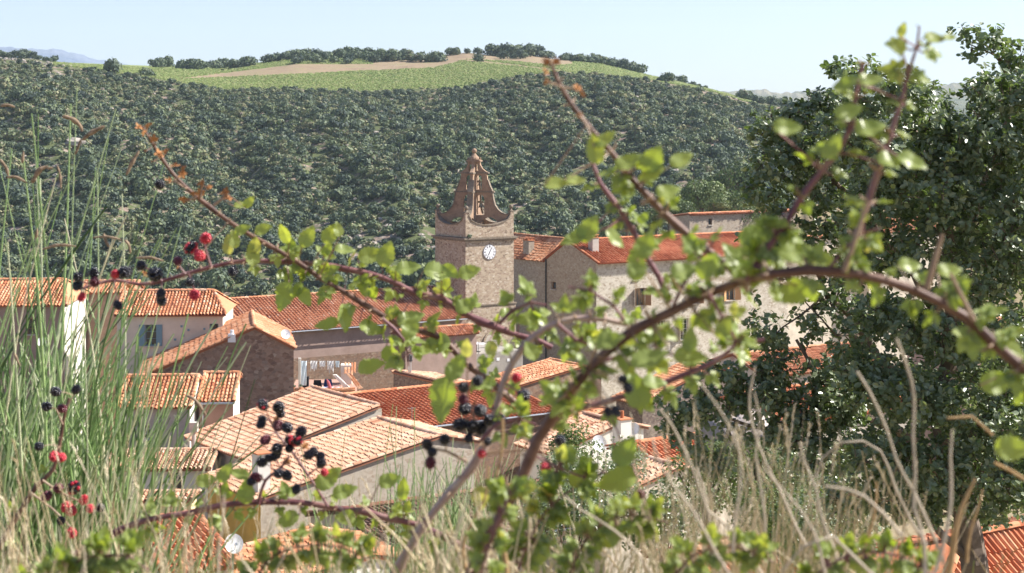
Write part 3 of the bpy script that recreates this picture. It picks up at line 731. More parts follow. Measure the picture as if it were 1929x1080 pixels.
for nm,D in(('belfry_wall',D1),('belfry_wall',D2)):
    mb=MB()
    n=np.cross(D,UP)
    pts=[(x,z) for x,z in prof]; full=pts+[(-x,z) for x,z in pts[::-1] if x>0]
    holes=[h for h in H1]+[[(-x,z) for x,z in h[::-1]] for h in H1]
    poly_wall(mb,cen,(D[0],D[1]),(n[0],n[1]),full,.42 if D is D1 else .30,0,holes)
    o=mb.build(nm,M['dressed'],tower)
    cb=MB()
    for z,hw in((4.39,1.98),(6.21,1.45)): box(cb,cen+V(0,0,z),D,n,UP,hw*2,.56 if D is D1 else .46,.13 if D is D1 else .125)
    for sg in(-1,1):           # coping following the swept edge
        q=[cen+D*sg*(x+.02)+V(0,0,z+.03) for x,z in prof[8:11]+prof[14:21]]
        for q0,q1 in list(zip(q[:-1],q[1:])):
            dd=q1-q0; l=np.linalg.norm(dd); dd/=l
            if l<1.0: box(cb,(q0+q1)/2,dd,n,np.cross(dd,n),l+.02,.6,.09)
    cb.build('cornice',M['cornice'],tower)
mb=MB(); box(mb,cen+V(0,0,7.36),D1,D2,UP,1.4,1.1,.12); box(mb,cen+V(0,0,7.46),D1,D2,UP,1.15,.95,.08)
tube(mb,[cen+V(0,0,z) for z in(7.5,7.6,7.72,7.84,7.98,8.08,8.12)],[.50,.50,.43,.32,.2,.14,.13],12)
for sg in(-1,1): ball(mb,cen+D1*sg*.58+V(0,0,7.6),.1,8)
ball(mb,cen+V(0,0,8.32),.25); mb.build('spire_top',M['dressed'],tower)
# bells hang in the arches
def bell(c,r):
    mb=MB(); K=14; pr=[(0,1.0),(.35,.97),(.48,.8),(.55,.5),(.66,.2),(.92,0),(.98,-.06)]; vs=[c+V(x*r*math.cos(t),x*r*math.sin(t),z*r*1.5) for x,z in pr for t in np.arange(K)/K*6.283]
    mb.add(vs,[[i*K+j,(i+1)*K+j,(i+1)*K+(j+1)%K,i*K+(j+1)%K] for i in range(len(pr)-1) for j in range(K)])
    box(mb,c+V(0,0,r*1.5+.1),D1,D2,UP,r*2.2,.14,.2); mb.build('bell',M['bronze'],tower,smooth=False)
bell(cen+D1*.62+V(0,0,2.9),.27); bell(cen-D1*.62+V(0,0,2.9),.27); bell(cen+D1*.49+V(0,0,5.0),.18)
mb=MB(); sq_walls(mb,-.5,zc+.2,zc+.21); box(mb,cen+V(0,0,.2),A3,B3,UP,wR-.6,wL-.6,.12); mb.build('belfry_floor',M['cornice'],tower)
# clock
sC=reach(TC,A,922); cc=TC+A3*sC; cc[2]=zat(475,cc[1]); nC=-B3
def disc(mb,c,u,v,n,r,th,K=40,mi=0,r0=0):
    t=np.arange(K)/K*6.283; o=[c+n*th+(u*math.cos(a)+v*math.sin(a))*r for a in t]
    if r0: i=[c+n*th+(u*math.cos(a)+v*math.sin(a))*r0 for a in t]; mb.add(o+i,[[k,(k+1)%K,K+(k+1)%K,K+k] for k in range(K)],.5,mi)
    else: mb.add(o+[c+n*th],[[k,(k+1)%K,K] for k in range(K)],.5,mi)
    bk=[c+(u*math.cos(a)+v*math.sin(a))*r for a in t]; mb.add(o+bk,[[k,K+k,K+(k+1)%K,(k+1)%K] for k in range(K)],.5,mi)
mb=MB(); disc(mb,cc,A3,UP,nC,.72,.06); ck=mb.build('clock',M['white'],tower)
mb=MB(); disc(mb,cc,A3,UP,nC,.715,.066,r0=.68)
disc(mb,cc,A3,UP,nC,.44,.064,r0=.425)
rom=['XII','I','II','III','IV','V','VI','VII','VIII','IX','X','XI']
for i,s in enumerate(rom):
    a=math.radians(90-30*i); rad=A3*math.cos(a)+UP*math.sin(a); tan=np.cross(nC,rad); w0=.055; x=-w0*(len(s)-1)/2
    for ch in s:
        q=cc+nC*.066+rad*.555+tan*(-x)
        if ch=='I': box(mb,q,tan,rad,nC,.020,.17,.008)
        elif ch=='V':
            for g in(-1,1):
                dd=rad+tan*g*.17; dd/=np.linalg.norm(dd); box(mb,q+tan*g*.014,np.cross(nC,dd),dd,nC,.02,.17,.008)
        else:
            for g in(-1,1):
                dd=rad+tan*g*.32; dd/=np.linalg.norm(dd); box(mb,q,np.cross(nC,dd),dd,nC,.02,.17,.008)
        x+=w0
mb.build('numerals',M['ink'],ck)
for L_,ang,w0 in((.36,-118,.055),(.54,62,.04)):
    a=math.radians(ang); dd=A3*math.cos(a)+UP*math.sin(a); mb=MB(); box(mb,cc+nC*.085+dd*L_*.42,dd,np.cross(nC,dd),nC,L_,w0,.012); mb.build('clock_hand',M['ink'],ck)
# blind arch low on the lit side, and a plant in the cornice
mb=MB(); sA=reach(TC,A,924); qa=TC+A3*sA-B3*.14; za=zat(668,qa[1]); 
K=12; R_=.95
ar=[(-R_,-1.2),(R_,-1.2)]+[(R_*math.cos(t),1.15+R_*1.1*math.sin(t)) for t in np.linspace(0,math.pi,K)]
poly_wall(mb,V(qa[0],qa[1],za)-B3*.03,A,nB,ar,.06); ao=mb.build('blind_arch',M['pl_grey'],tower)
mb=MB(); ins=[(x*.83,z*.93-.02) for x,z in ar]; poly_wall(mb,V(qa[0],qa[1],za)-B3*.04,A,nB,ar,.14,0,[ins]); mb.build('arch_ring',M['stone_tower'],tower)
mb=MB(); box(mb,V(qa[0],qa[1],zat(646,qa[1]))+A3*-.25-B3*.08,A3,B3,UP,.34,.06,.36); mb.build('dark_vent_block',M['dark'],tower)  # near-black block stands in for the shade inside a small opening
mb=MB(); v_,f_,t_=crown(rng,40,3,.5); mb.add(v_*.4+TC+A3*.35-B3*.2+V(0,0,.15),f_,t_); 
tag(mb.build('wall_plant',M['scrub'],origin=TC+A3*.35-B3*.2),'small green weed sprouting from the tower ledge above the clock','plant')
# ---------------------------------------------------------------- houses
nave=house('long church nave with a weathered orange tile roof left of the bell tower',P(817,540,164),nA,412,-1,(884,599),(5.5,2.2),'pl_mauve','tile_old',
   walls={'g1':'pl_mauve'},band=(zat(668,152),'stone_brown','s1'),wins=[dict(px=652,top=700,bot=718,w=14,frame='frame_wood',style='dark')],name='church',cat='church',pitch=.33,ov=.6,gut=True)
pal=house('big stone house with red tile roof and a row of shuttered windows',P(1068,453,168),A,1428,1,(1128,497),(1022,491),'stone_white','tile_red',
   walls={'g0':'stone_grey','g1':'stone_grey'},pitch=.35,ov=.55,wins=[dict(px=1198,top=513,bot=527,w=11,style='dark',frame='frame_wood'),dict(px=1206,top=543,bot=576,w=19,frame='frame_wood',shut='frame_wood',open_=120,bars=(2,1)),
   dict(px=1376,top=541,bot=566,w=17,frame='shut_orange',shut='shut_orange',open_=150,bars=(2,1)),dict(px=1375,top=596,bot=618,w=20,frame='frame_wood',style='dark'),
   dict(px=1246,top=604,bot=646,w=14,shut='shut_cream',open_=130,bars=(2,4)),dict(px=1289,top=600,bot=640,w=15,shut='shut_cream',open_=130,bars=(2,4)),dict(px=1203,top=608,bot=646,w=12,shut='frame_white',open_=110,bars=(2,4)),
   dict(px=1310,top=545,bot=572,w=14,shut='frame_wood',open_=130,bars=(2,3)),
   dict(face='g0',px=1043,top=531,bot=545,w=9,style='dark',frame='frame_wood')])
chimney(pal,1118,472,.75,1.25,'cement')
mb=MB(); q=pal['faces']['g0'][0]; tube(mb,[V(q[0],q[1],pal['ze1']-.2)-A3*.1,V(q[0],q[1],18)-A3*.1],.07,6); mb.build('downpipe',M['metal_dark'],pal['root'])
mb=MB(); q=on_roof(pal,1310,455); tube(mb,smooth_path([q+V(-2.4,-1,.1),q+V(-1.4,-.6,.45),q+V(0,0,.35),q+V(1.6,.6,.15),q+V(3,1.6,.5)],.3),.03,5)
for k in range(9): a=q+V(rng.uniform(-2,1),0,.35); tube(mb,[a,a+V(rng.uniform(-.3,.3),0,rng.uniform(.3,.8))],.015,4)
tag(mb.build('television_aerial',M['metal_dark'],origin=q),'long bent aerial lying across the red roof','aerial')
wing=house('low stone wing with an orange roof between the bell tower and the big gable',P(1064,450,173.0),B,960,-1,(1023,493),(3,1.0),'stone_grey','tile_orange',ov=.3)
chimney(wing,996,474,1.0,1.15,'stone_grey',d=.7)
house('stone house with a tiled parapet behind the big red roof',P(1296,403,205),A,1500,1,(.5,.12),(4,.5),'stone_grey','tile_old',wins=[dict(px=1338,top=412,bot=424,w=7,frame='frame_wood',style='dark')],zg=20)
house('cream house with a blue window seen through the oak',P(1404,452,182),A,1660,1,(.6,.12),(5,1.0),'pl_beige','tile_old',zg=15,wins=[dict(px=1530,top=590,bot=615,w=20,frame='shut_blue'),dict(px=1600,top=520,bot=545,w=18,frame='frame_wood')])
house('orange roofed house high behind the oak crown',P(1600,412,192),A,1740,1,(1640,440),(4,1.2),'pl_beige','tile_orange',zg=18)
house('mauve house low behind the oak on the far right',P(1780,610,120),A,1990,1,(1830,655),(4,1.2),'pl_mauve','tile_orange')
house('orange roof below the cream house behind the oak',P(1380,668,135),A,1600,1,(1440,712),(4,1.2),'pl_beige','tile_orange')
house('long red roof under the oak branches',P(1400,740,108),A,1640,1,(1480,800),(4,1.2),'pl_grey','tile_red')
house('orange roofed house standing left of the oak below the shuttered facade',P(1345,690,122),B,1290,-1,(1205,762),(1.5,.4),'stone_dark','tile_orange')
Qh=house('stone barn with a shallow orange roof right below the church square',P(1100,690,122),B,1036,-1,(893,752),(1142,706),'stone_brown','tile_orange')
# nave side annexes
ann=house('pink rendered annex against the church below the nave eave',P(890,612,146),nA,752,-1,(904,628),(1.5,.4),'pl_mauve','tile_old',walls={'g1':'stone_brown'},zg=18)
st=house('low stone shed with a stove pipe below the pink annex',P(744,699,126),nB,848,1,(.3,.06),(3.5,.5),'stone_dark','tile_pale')
mb=MB(); q=V(*P(772,703,125)); tube(mb,[q-V(0,0,.3),q+V(0,0,.85)],.13,10,.5); box(mb,q+V(0,0,1.12),A3,B3,UP,.3,.3,.3); o=mb.build('stove_pipe',M['metal'],st['roof'])
mb=MB(); tube(mb,[q+V(0,0,.86),q+V(0,0,1.3),q+V(0,0,1.38)],[.2,.2,.1],10); mb.build('cowl',M['metal_dark'],st['roof'])
D_=house('orange tiled house with a white gutter in the middle of the village',P(610,748,105),A,935,1,(716,813),(1.0,.2),'stone_brown','tile_red',gut=True,wob=.7,pitch=.33)
Bh=house('pale tiled house with a broad roof above the stone side wall',P(715,765,88),B,588,-1,(462,868),(.2,.03),'stone_white','tile_pale',walls={'s1':'pl_cream'},wins=[dict(face='s1',px=452,top=868,bot=884,w=9,style='dark',frame='frame_white')])
Ch=house('broad pale roofed house with a yellow wall, nearest of the two stepped roofs',P(829,822,82),B,712,-1,(480,943),(2.4,.5),'stone_side','tile_pale',walls={'s1':'pl_yellow'},wob=.6)
chimney(Ch,492,928,.62,1.75,'pl_white',top='none')
Fh=house('brown gabled house with bright orange verge tiles',P(480,617,106),(-.17,.985),0,1,(557,657),(262,712),'stone_gable','tile_orange',L=9,walls={'s1':'pl_cream'},ov=.12)  # right side wall coloured cream for the sun falling on it
mb=MB(); q=V(*P(437,640,105.9)); box(mb,q+V(0,0,.1),V(1,0,0),V(0,1,0),UP,.45,.4,.5); tube(mb,[q+V(0,0,.3),q+V(0,0,.6)],.12,8); mb.build('chimney',M['white'],Fh['roof'])
house('cream house with blue windows and a dotted frieze under its old roof',P(403,548,116),XL,232,-1,(3.5,'y',594),(3.5,1.3),'pl_cream','tile_old',hip0=1.2,wins=[dict(px=403,top=610,bot=641,w=17,frame='shut_blue',bars=(1,3)),dict(px=284,top=612,bot=652,w=22,frame='shut_blue',shut='shut_blue',open_=172)])
mb=MB()
fr=V(*P(320,620,112.7))
for i,(px,py) in enumerate(((265,623),(303,622),(342,615),(355,622),(345,632),(385,620),(420,618),(330,640))):
    q=V(*P(px,py,112.72)); box(mb,q,V(1,0,0),V(0,1,0),UP,.14,.05,.14)
tag(mb.build('wall_tiles',M['shut_blue'],origin=fr),'small blue ceramic squares set in the cream wall','wall tiles')
house('orange roofed mauve house at the left edge behind the broom',P(122,527,120),XL,-110,-1,(4.2,'y',576),(4,1.3),'pl_mauve','tile_orange',hip0=1.0,walls={'g0':'pl_white'},wins=[dict(px=60,top=600,bot=630,w=18,frame='frame_wood')])  # end wall coloured white for the sunlight on it
house('narrow brown house between the mauve house and the cream one',P(264,530,127),XL,140,-1,(3.2,'y',552),(3,1),'pl_brown','tile_orange')
I1=house('small pink walled house with ochre tiles in front of the brown gable',P(453,703,99),XL,384,-1,(3.1,'y',757),(1,.35),'pl_pink','tile_orange',walls={'g0':'pl_white'},gut=True)  # brightness of the sunlit end wall put into its white colour
I2=house('white cornered house with orange tiles behind the broom stems',P(376,708,97),XL,236,-1,(3.6,'y',768),(1,.3),'pl_grey','tile_orange',walls={'g0':'pl_white'},wins=[dict(px=276,top=800,bot=828,w=14,frame='frame_white')])  # white end wall carries the sunlight in its colour
J_=house('white house with a dark doorway under a faded orange roof',P(412,848,87),XL,170,-1,(3.4,'y',884),(3,1),'pl_white','tile_pale',wins=[dict(px=332,top=890,bot=945,w=22,style='dark',frame='frame_wood')])
mb=MB(); q=V(*P(365,850,88)); tube(mb,[q-V(0,0,.2),q+V(0,0,1.0)],.11,10); box(mb,q+V(0,0,1.25),V(1,0,0),V(0,1,0),UP,.42,.42,.5); mb.build('chimney',M['cement'],J_['roof'])
house('pale yellow house beneath the yellow wall at lower left',P(372,928,71),XL,250,-1,(1.4,'y',944),(1,.2),'pl_paleyel','tile_pale')
L_h=house('old dark tiled roof crossing the bottom behind the grasses',P(636,963,70),A,1075,1,(742,1046),(3,.7),'pl_grey','tile_dark',gut=True,wob=1.6)
Mh=house('near red tiled roof at the bottom left under the bramble',P(236,986,56),A,374,1,(312,1088),(2,.5),'pl_beige','tile_red')
Nh=house('pinkish roof at the bottom centre among dry grass',P(705,1046,58),B,585,-1,(490,1110),(2,.5),'pl_white','tile_orange')
Oh=house('pale roof beside the two satellite dishes',P(1172,796,97),B,1098,-1,(1040,858),(2,.5),'pl_white','tile_pale')
chimney(Oh,1172,832,.75,1.25,'pl_white',top='pipe',q=P(1172,832,94))
house('small orange roof with a raised ridge behind the pale roof',P(1145,772,104),B,1102,-1,(1075,800),(1,.3),'pl_beige','tile_orange')
house('red roofed house below the satellite dishes',P(1190,836,79),A,1350,1,(1246,888),(2,.5),'pl_beige','tile_red')
house('pale tiled lean-to roof below the red one right of centre',P(1282,880,72),B,1225,-1,(1130,950),(1,.3),'pl_beige','tile_pale')
house('red tiled roof at the bottom right corner',P(1816,1012,48),A,2080,1,(1888,1112),(2,.5),'pl_beige','tile_red',hip0=2.6)
house('red roof scrap low behind the dry stalks',P(1290,1040,50),A,1440,1,(1370,1120),(2,.5),'pl_beige','tile_red')
M['terrace_render']=plaster_mat('terrace_render',(.33,.30,.27),.2)
# terrace by the tower, with railing, table
def block(name,label,cat,px0,px1,py,Y,r,depth,zg,m,extra=None):
    O=V(*P(px0,py,Y)); W_=reach(O,r,px1); n=(r[1],-r[0]); mb=MB(); c=O+v3(r)*W_/2-v3(n)*depth/2; h=O[2]-zg
    box(mb,V(c[0],c[1],O[2]-h/2),v3(r),v3(n),UP,W_,depth,h); root=empty(name,(c[0],c[1],zg),label,cat); mb.build('wall',M[m],root)
    return root,O,W_
tr,O,W_=block('terrace','grey rendered terrace with square holes below the bell tower','terrace',846,985,672,144,A,6,20,'terrace_render')
mb=MB()
for i,px in enumerate((906,924,938,958)):
    s=reach(O,A,px); q=O+A3*s-V(0,0,.75 if i%2 else .6); 
    box(mb,q-B3*-.0,A3,B3,UP,.3,.06,.26)
mb.build('drain_holes',M['white'],tr)
mb=MB(); n_=int(W_/1.3)
for i in range(n_+1): q=O+A3*(W_*i/n_)+B3*.1; tube(mb,[q,q+V(0,0,.95)],.02,5)
for z in(.95,.5): tube(mb,[O+B3*.1+V(0,0,z),O+A3*W_+B3*.1+V(0,0,z)],.02,5)
mb.build('railing',M['metal_dark'],tr)
mb=MB(); sT=reach(O,A,912); q=O+A3*sT+B3*1.2; tb=empty('round_table',q,'round white table on the terrace below the tower','table')
disc(mb,q+V(0,0,.72),A3,B3,UP,.75,.04); mb.build('tabletop',M['white'],tb); mb=MB(); tube(mb,[q,q+V(0,0,.72)],[.05,.04],8); box(mb,q+V(0,0,.03),A3,B3,UP,.5,.5,.05); mb.build('pedestal',M['metal_dark'],tb)
# laundry terrace
tr2,O2,W2=block('roof_terrace','small roof terrace with laundry beside the brown gable','terrace',548,668,737,121,(.998,.06),5.5,21,'pl_pink')
X3=V(.998,.06,0); Yv=V(-.06,.998,0)
mb=MB(); box(mb,O2+X3*W2/2+V(0,0,.05),X3,Yv,UP,W2+.1,.42,.1); cap_row(mb,O2+V(0,0,.08),O2+X3*W2+V(0,0,.08),.13); mb.build('parapet_cap',M['tile_orange'],tr2)
mb=MB(); q=O2+X3*W2*.87+Yv*2
slope_tiles(mb,q+V(-.35,1.2,1.55),X3,.95,V(.05,-.75,-.66),1.1,V(0,.6,.7)); slope_tiles(mb,q+V(-.1,0,.9),X3,.5,V(.55,-.6,-.58),1.7,V(.4,.3,.7)); mb.build('stair_roof',M['tile_orange'],tr2)
mb=MB(); poly_wall(mb,q+V(-1.0,-.4,-.1),(1,0),(0,-1),[(0,1.0),(.25,1.0),(1.3,-.0),(.9,-.0)],.25); mb.build('stair_wall',M['pl_white'],tr2); mb=MB(); box(mb,q+V(-.2,1.4,.6),X3,Yv,UP,.8,1.0,1.6); mb.build('stair_hut',M['pl_white'],tr2)
mb=MB(); box(mb,O2+X3*.62+V(0,0,1.2),X3,Yv,UP,.18,.18,2.3); mb.build('post',M['pl_white'],tr2)
# washing line and clothes
la,lb=O2+X3*.62+V(0,.25,2.12),O2+X3*3.4+V(0,.9,2.0)
mb=MB(); tube(mb,smooth_path([la,(la+lb)/2-V(0,0,.06),lb],.2),.012,4); tag(mb.build('washing_line',M['metal_dark'],origin=(la+lb)/2),'washing line stretched over the roof terrace','washing line')
def garment(t,w_,h_,m,label,name='garment',ragged=0):
    c=la+(lb-la)*t; d=(lb-la)/np.linalg.norm(lb-la); n=np.cross(d,UP); mb=MB(); nx,nz=9,8; vs=[]
    for j in range(nz+1):
        for i in range(nx+1):
            u=i/nx-.5; z=j/nz; hh=h_*(1-(ragged*abs(math.sin(i*1.9+t*9))))
            vs.append(c+d*w_*u*(1-.12*z)-UP*hh*z+n*(.05*math.sin(i*1.7+j*.6+t*20)+.03))
    F_=[[j*(nx+1)+i,j*(nx+1)+i+1,(j+1)*(nx+1)+i+1,(j+1)*(nx+1)+i] for j in range(nz) for i in range(nx)]
    mb.add(vs,F_); vs2=[v+n*.02 for v in vs]; mb.add(vs2,[f[::-1] for f in F_]); tag(mb.build(name,m,smooth=True,origin=c),label,name.replace('_',' '))
c_w=cloth('white_cotton',(.82,.82,.82)); c_b=cloth('pale_blue_cotton',(.62,.72,.78)); c_p=cloth('dusty_pink_canvas',(.45,.12,.14)); c_nv=cloth('navy_canvas',(.015,.04,.12)); c_bk=cloth('black_canvas',(.02,.02,.025)); c_r=cloth('dark_red_cloth',(.25,.04,.05))
garment(.06,.62,1.75,c_b,'long pale blue sheet at the left end of the washing line','bed_sheet')
garment(.34,.5,.75,c_w,'white shirt hanging next to the blue sheet on the line',ragged=.35); garment(.55,.45,.62,c_w,'short white top in the middle of the washing line',ragged=.5)
garment(.76,.5,.95,c_w,'longer white cloth on the line with a trailing corner',ragged=.6); garment(.93,.3,.55,c_b,'small bluish garment at the right end of the line',ragged=.3)
def chair(px,py,m,label):
    q=V(*P(px,py,122.6)); root=empty('folding_chair',q-V(0,0,.95),label,'chair','folding chairs on the roof terrace')
    mb=MB(); poly_wall(mb,q-V(0,0,.45),(1,0),(0,-1),[(-.33,-.05),(.33,-.05),(.25,.45),(-.25,.45)],.05); mb.build('backrest',m,root)
    mb=MB(); box(mb,q+V(0,-.25,-.5),V(1,0,0),V(0,1,0),UP,.55,.5,.04); mb.build('seat',m,root)
    for sx in(-1,1):
        for sy in(-1,1): mb=MB(); tube(mb,[q+V(sx*.26,-.25+sy*.22,-.5),q+V(sx*.26,-.25-sy*.22,-.95)],.015,5); mb.build('leg',M['metal'],root)
chair(598,716,c_bk,'black folding chair on the terrace under the white laundry'); chair(618,715,c_nv,'navy blue folding chair on the terrace beside the pink parasol')
mb=MB(); q=V(*P(576,722,122)); box(mb,q,V(1,0,0),V(0,1,0),UP,.42,.4,.8); box(mb,q+V(0,0,.43),V(1,0,0),V(0,1,0),UP,.46,.44,.06); tag(mb.build('storage_bin',c_bk,origin=q),'black bin standing in the corner of the terrace','bin')
q=V(*P(612,733,121.6)); tb=empty('terrace_table',q-V(0,0,.7),'low terrace table under a patterned blue and white cloth','table'); mb=MB()
box(mb,q+V(0,0,.03),V(1,0,0),V(0,1,0),UP,2.4,.8,.04); mb.build('tabletop',M['frame_wood'],tb); mb=MB(); vs=[];K=24
def checker():
    m,n,b=mat('checked_cloth',.9,.1); x=N(n,'ShaderNodeTexVoronoi',Scale=9.0); n.links.new(geo(n),x.inputs[0]); s=N(n,'ShaderNodeSeparateColor'); n.links.new(x.outputs['Color'],s.inputs[0])
    n.links.new(ramp(n,s.outputs[0],[(0,(.75,.75,.78)),(.45,(.12,.15,.35)),(.6,(.7,.7,.72)),(.8,(.3,.04,.06))],'CONSTANT'),b.inputs[0]); return m
box(mb,q+V(0,0,.07),V(1,0,0),V(0,1,0),UP,2.3,.84,.03); box(mb,q+V(0,-.42,-.06),V(1,0,0),V(0,1,0),UP,2.3,.02,.26); mb.build('tablecloth',checker(),tb)
q=V(*P(617,724,121.2)); mb=MB(); tube(mb,[q-V(-.2,0,.3),q+V(.05,0,.15),q+V(-.05,0,.35)],[.13,.11,.03],10); tag(mb.build('folded_parasol',c_p,origin=q),'folded pink parasol leaning on the terrace','parasol')
for i,(px,c_) in enumerate(((553,'a'),(566,'b'))):
    q=V(*P(px,733,120.9)); mb=MB(); tube(mb,[q-V(0,0,.12),q+V(0,0,.12)],[.09,.13],10,mat=0); v_,f_,t_=crown(rng,30,2,.6); mb.add(v_*.22+q+V(0,0,.1),f_,t_,1)
    tag(mb.build('flower_pot',[M['tile_orange'],M['scrub']],origin=q),('leftmost terracotta flower pot on the terrace parapet','terracotta flower pot on the terrace parapet, right of the first')[i],'flower pot')
dish(538,630,107,.30,'white satellite dish on the right slope of the brown gabled house',pole=.9)
dish(1128,836,90,.42,'big white satellite dish above the white wall right of centre',pole=1.2); dish(1194,808,96,.34,'round white satellite dish beside the white chimney',pole=1.2,az=(-.2,-.9,.3))
dish(440,1025,54,.30,'grey satellite dish near the bottom left roof',pole=.8); dish(78,645,112,.3,'satellite dish on the mauve wall behind the broom')
q=V(*P(776,808,99)); mb=MB(); tube(mb,[q-V(0,0,.2),q+V(0,0,1.25)],.02,5); box(mb,q+V(0,0,1.2),V(.9,.4,0),V(0,1,0),UP,.55,.02,.02)
for k in range(5): box(mb,q+V((k-2)*.1*.9,(k-2)*.1*.4,1.2),V(-.4,.9,0),V(0,1,0),UP,.25,.012,.012)
tag(mb.build('television_aerial',M['metal'],origin=q),'thin upright aerial above the white gutter of the orange roof','aerial')
mb=MB(); wa,wb=V(*P(800,1015,60)),V(*P(1110,968,64)); tube(mb,smooth_path([wa,(wa+wb)/2-V(0,0,.1),wb],.5),.012,4); tag(mb.build('overhead_cable',M['metal_dark'],origin=wa),'grey cable running along the eave of the old dark roof','cable')
# mid-distance trees right of the tower
M['tree_leaf']=leaf_mat('tree_leaf',[(0,(.045,.075,.03)),(.5,(.10,.145,.05)),(1,(.20,.24,.09))],.5,.3,.2,(.2,.3,.05))
def mid_tree(px,py_top,Y,r,label,tn=0.,h=None):
    zt_=zat(py_top,Y); zb=zt_-r*1.25; x=(px-CX)/F*Y
    root=empty('tree',(x,Y,zb-2.5),label,'tree','broadleaf trees behind the red roof'); v,f,ti=crown(rng,2600,9,.075,.95)
    mb=MB(); mb.add(v*V(r,r,r*1.05)+V(x,Y,zb+.0),f,np.clip(ti+tn,0,1)); mb.build('crown',M['tree_leaf'],root)
    mb=MB(); tube(mb,[V(x,Y,zb-7),V(x+.1,Y,zb-.5),V(x,Y,zb+r*.8)],[.3,.22,.08],8)
    for k in range(6): a=k*1.05; tube(mb,[V(x,Y,zb+.1*r),V(x+math.cos(a)*r*.35,Y+math.sin(a)*r*.35,zb+.55*r),V(x+math.cos(a)*r*.6,Y+math.sin(a)*r*.6,zb+.9*r)],[.12,.07,.02],6)
    mb.build('trunk',M['bark'],root)
for a in ((1180,392,236,2.6,'rounded dark tree above the ridge left of the big chimney',-.2),(1235,385,228,2.6,'small tree just left of the pale bushy one above the red roof',.0),(1322,326,226,4.4,'bushy grey-green tree standing highest above the red roof',.25),(1395,300,240,4.2,'dark tree leaning behind the bushy grey-green one',-.25),
          (1375,352,215,3.6,'low green tree under the dark one beside the oak',.05),(1285,372,214,3.0,'small round tree at the left foot of the bushy grey-green one',-.1),(1440,335,236,4.5,'tree half hidden by the left edge of the oak',-.1),(1150,415,216,2.0,'low bush above the tiled ridge right of the tower',-.1),(1352,368,213,2.6,'light green tree just above the stone parapet house',.3),(1300,392,213,2.2,'small light tree left of the stone parapet house',.2),(1260,352,224,2.8,'pale rounded tree on the slope left of the bushy one',.25),(1410,372,212,3.0,'light tree behind the parapet house near the oak',.2),(1365,312,246,3.4,'dark rounded tree between the two tallest ones',-.3),(1215,408,214,2.0,'low dark bush over the ridge of the red roof',-.2)): mid_tree(*a)
# ================================================================ HAZE
def haze():
    m=bpy.data.materials.new('air'); m.use_nodes=True; n=m.node_tree; n.nodes.clear()
    o=n.nodes.new('ShaderNodeOutputMaterial'); v=n.nodes.new('ShaderNodeVolumePrincipled')
    v.inputs['Color'].default_value=(.70,.86,1.0,1); v.inputs['Density'].default_value=HAZE; v.inputs['Anisotropy'].default_value=.2
    n.links.new(v.outputs[0],o.inputs['Volume'])
    mb=MB(); box(mb,(0,4500,200),(1,0,0),(0,1,0),UP,16000,10400,820)
    return tag(mb.build('haze',m),kind='stuff')
HAZE=0.00010
haze()
# ================================================================ OAK on the right
M['oak_leaf']=leaf_mat('oak_leaf',[(0,(.036,.064,.024)),(.35,(.10,.155,.05)),(.7,(.21,.28,.10)),(1,(.42,.46,.24))],.36,.7,.25,(.30,.46,.05),back=(.17,.21,.12))
def leaves(mb,c,n,up,size,tints,fold=.25,asp=.62,mat=0):
    """many six-vertex folded leaves; arrays of centres, normals and midrib directions"""
    c=np.asarray(c); k=len(c); n=n/np.linalg.norm(n,axis=1)[:,None]; u=up-n*np.sum(up*n,1)[:,None]; u/=np.linalg.norm(u,axis=1)[:,None]+1e-9
    s=np.cross(n,u); L=size[:,None]; W=L*asp*.5
    a=c-u*L*.5; b=c+u*L*.5
    l1=c-u*L*.15-s*W+n*W*fold; l2=c+u*L*.25-s*W*.85+n*W*fold; r1=c-u*L*.15+s*W+n*W*fold; r2=c+u*L*.25+s*W*.85+n*W*fold
    v=np.stack([a,l1,l2,b,r2,r1],1).reshape(-1,3); i=np.arange(k)[:,None]*6
    f=np.concatenate([i+np.array([[0,3,2,1]]),i+np.array([[0,5,4,3]])]); mb.add(v,f,np.concatenate([tints,tints]),mat)
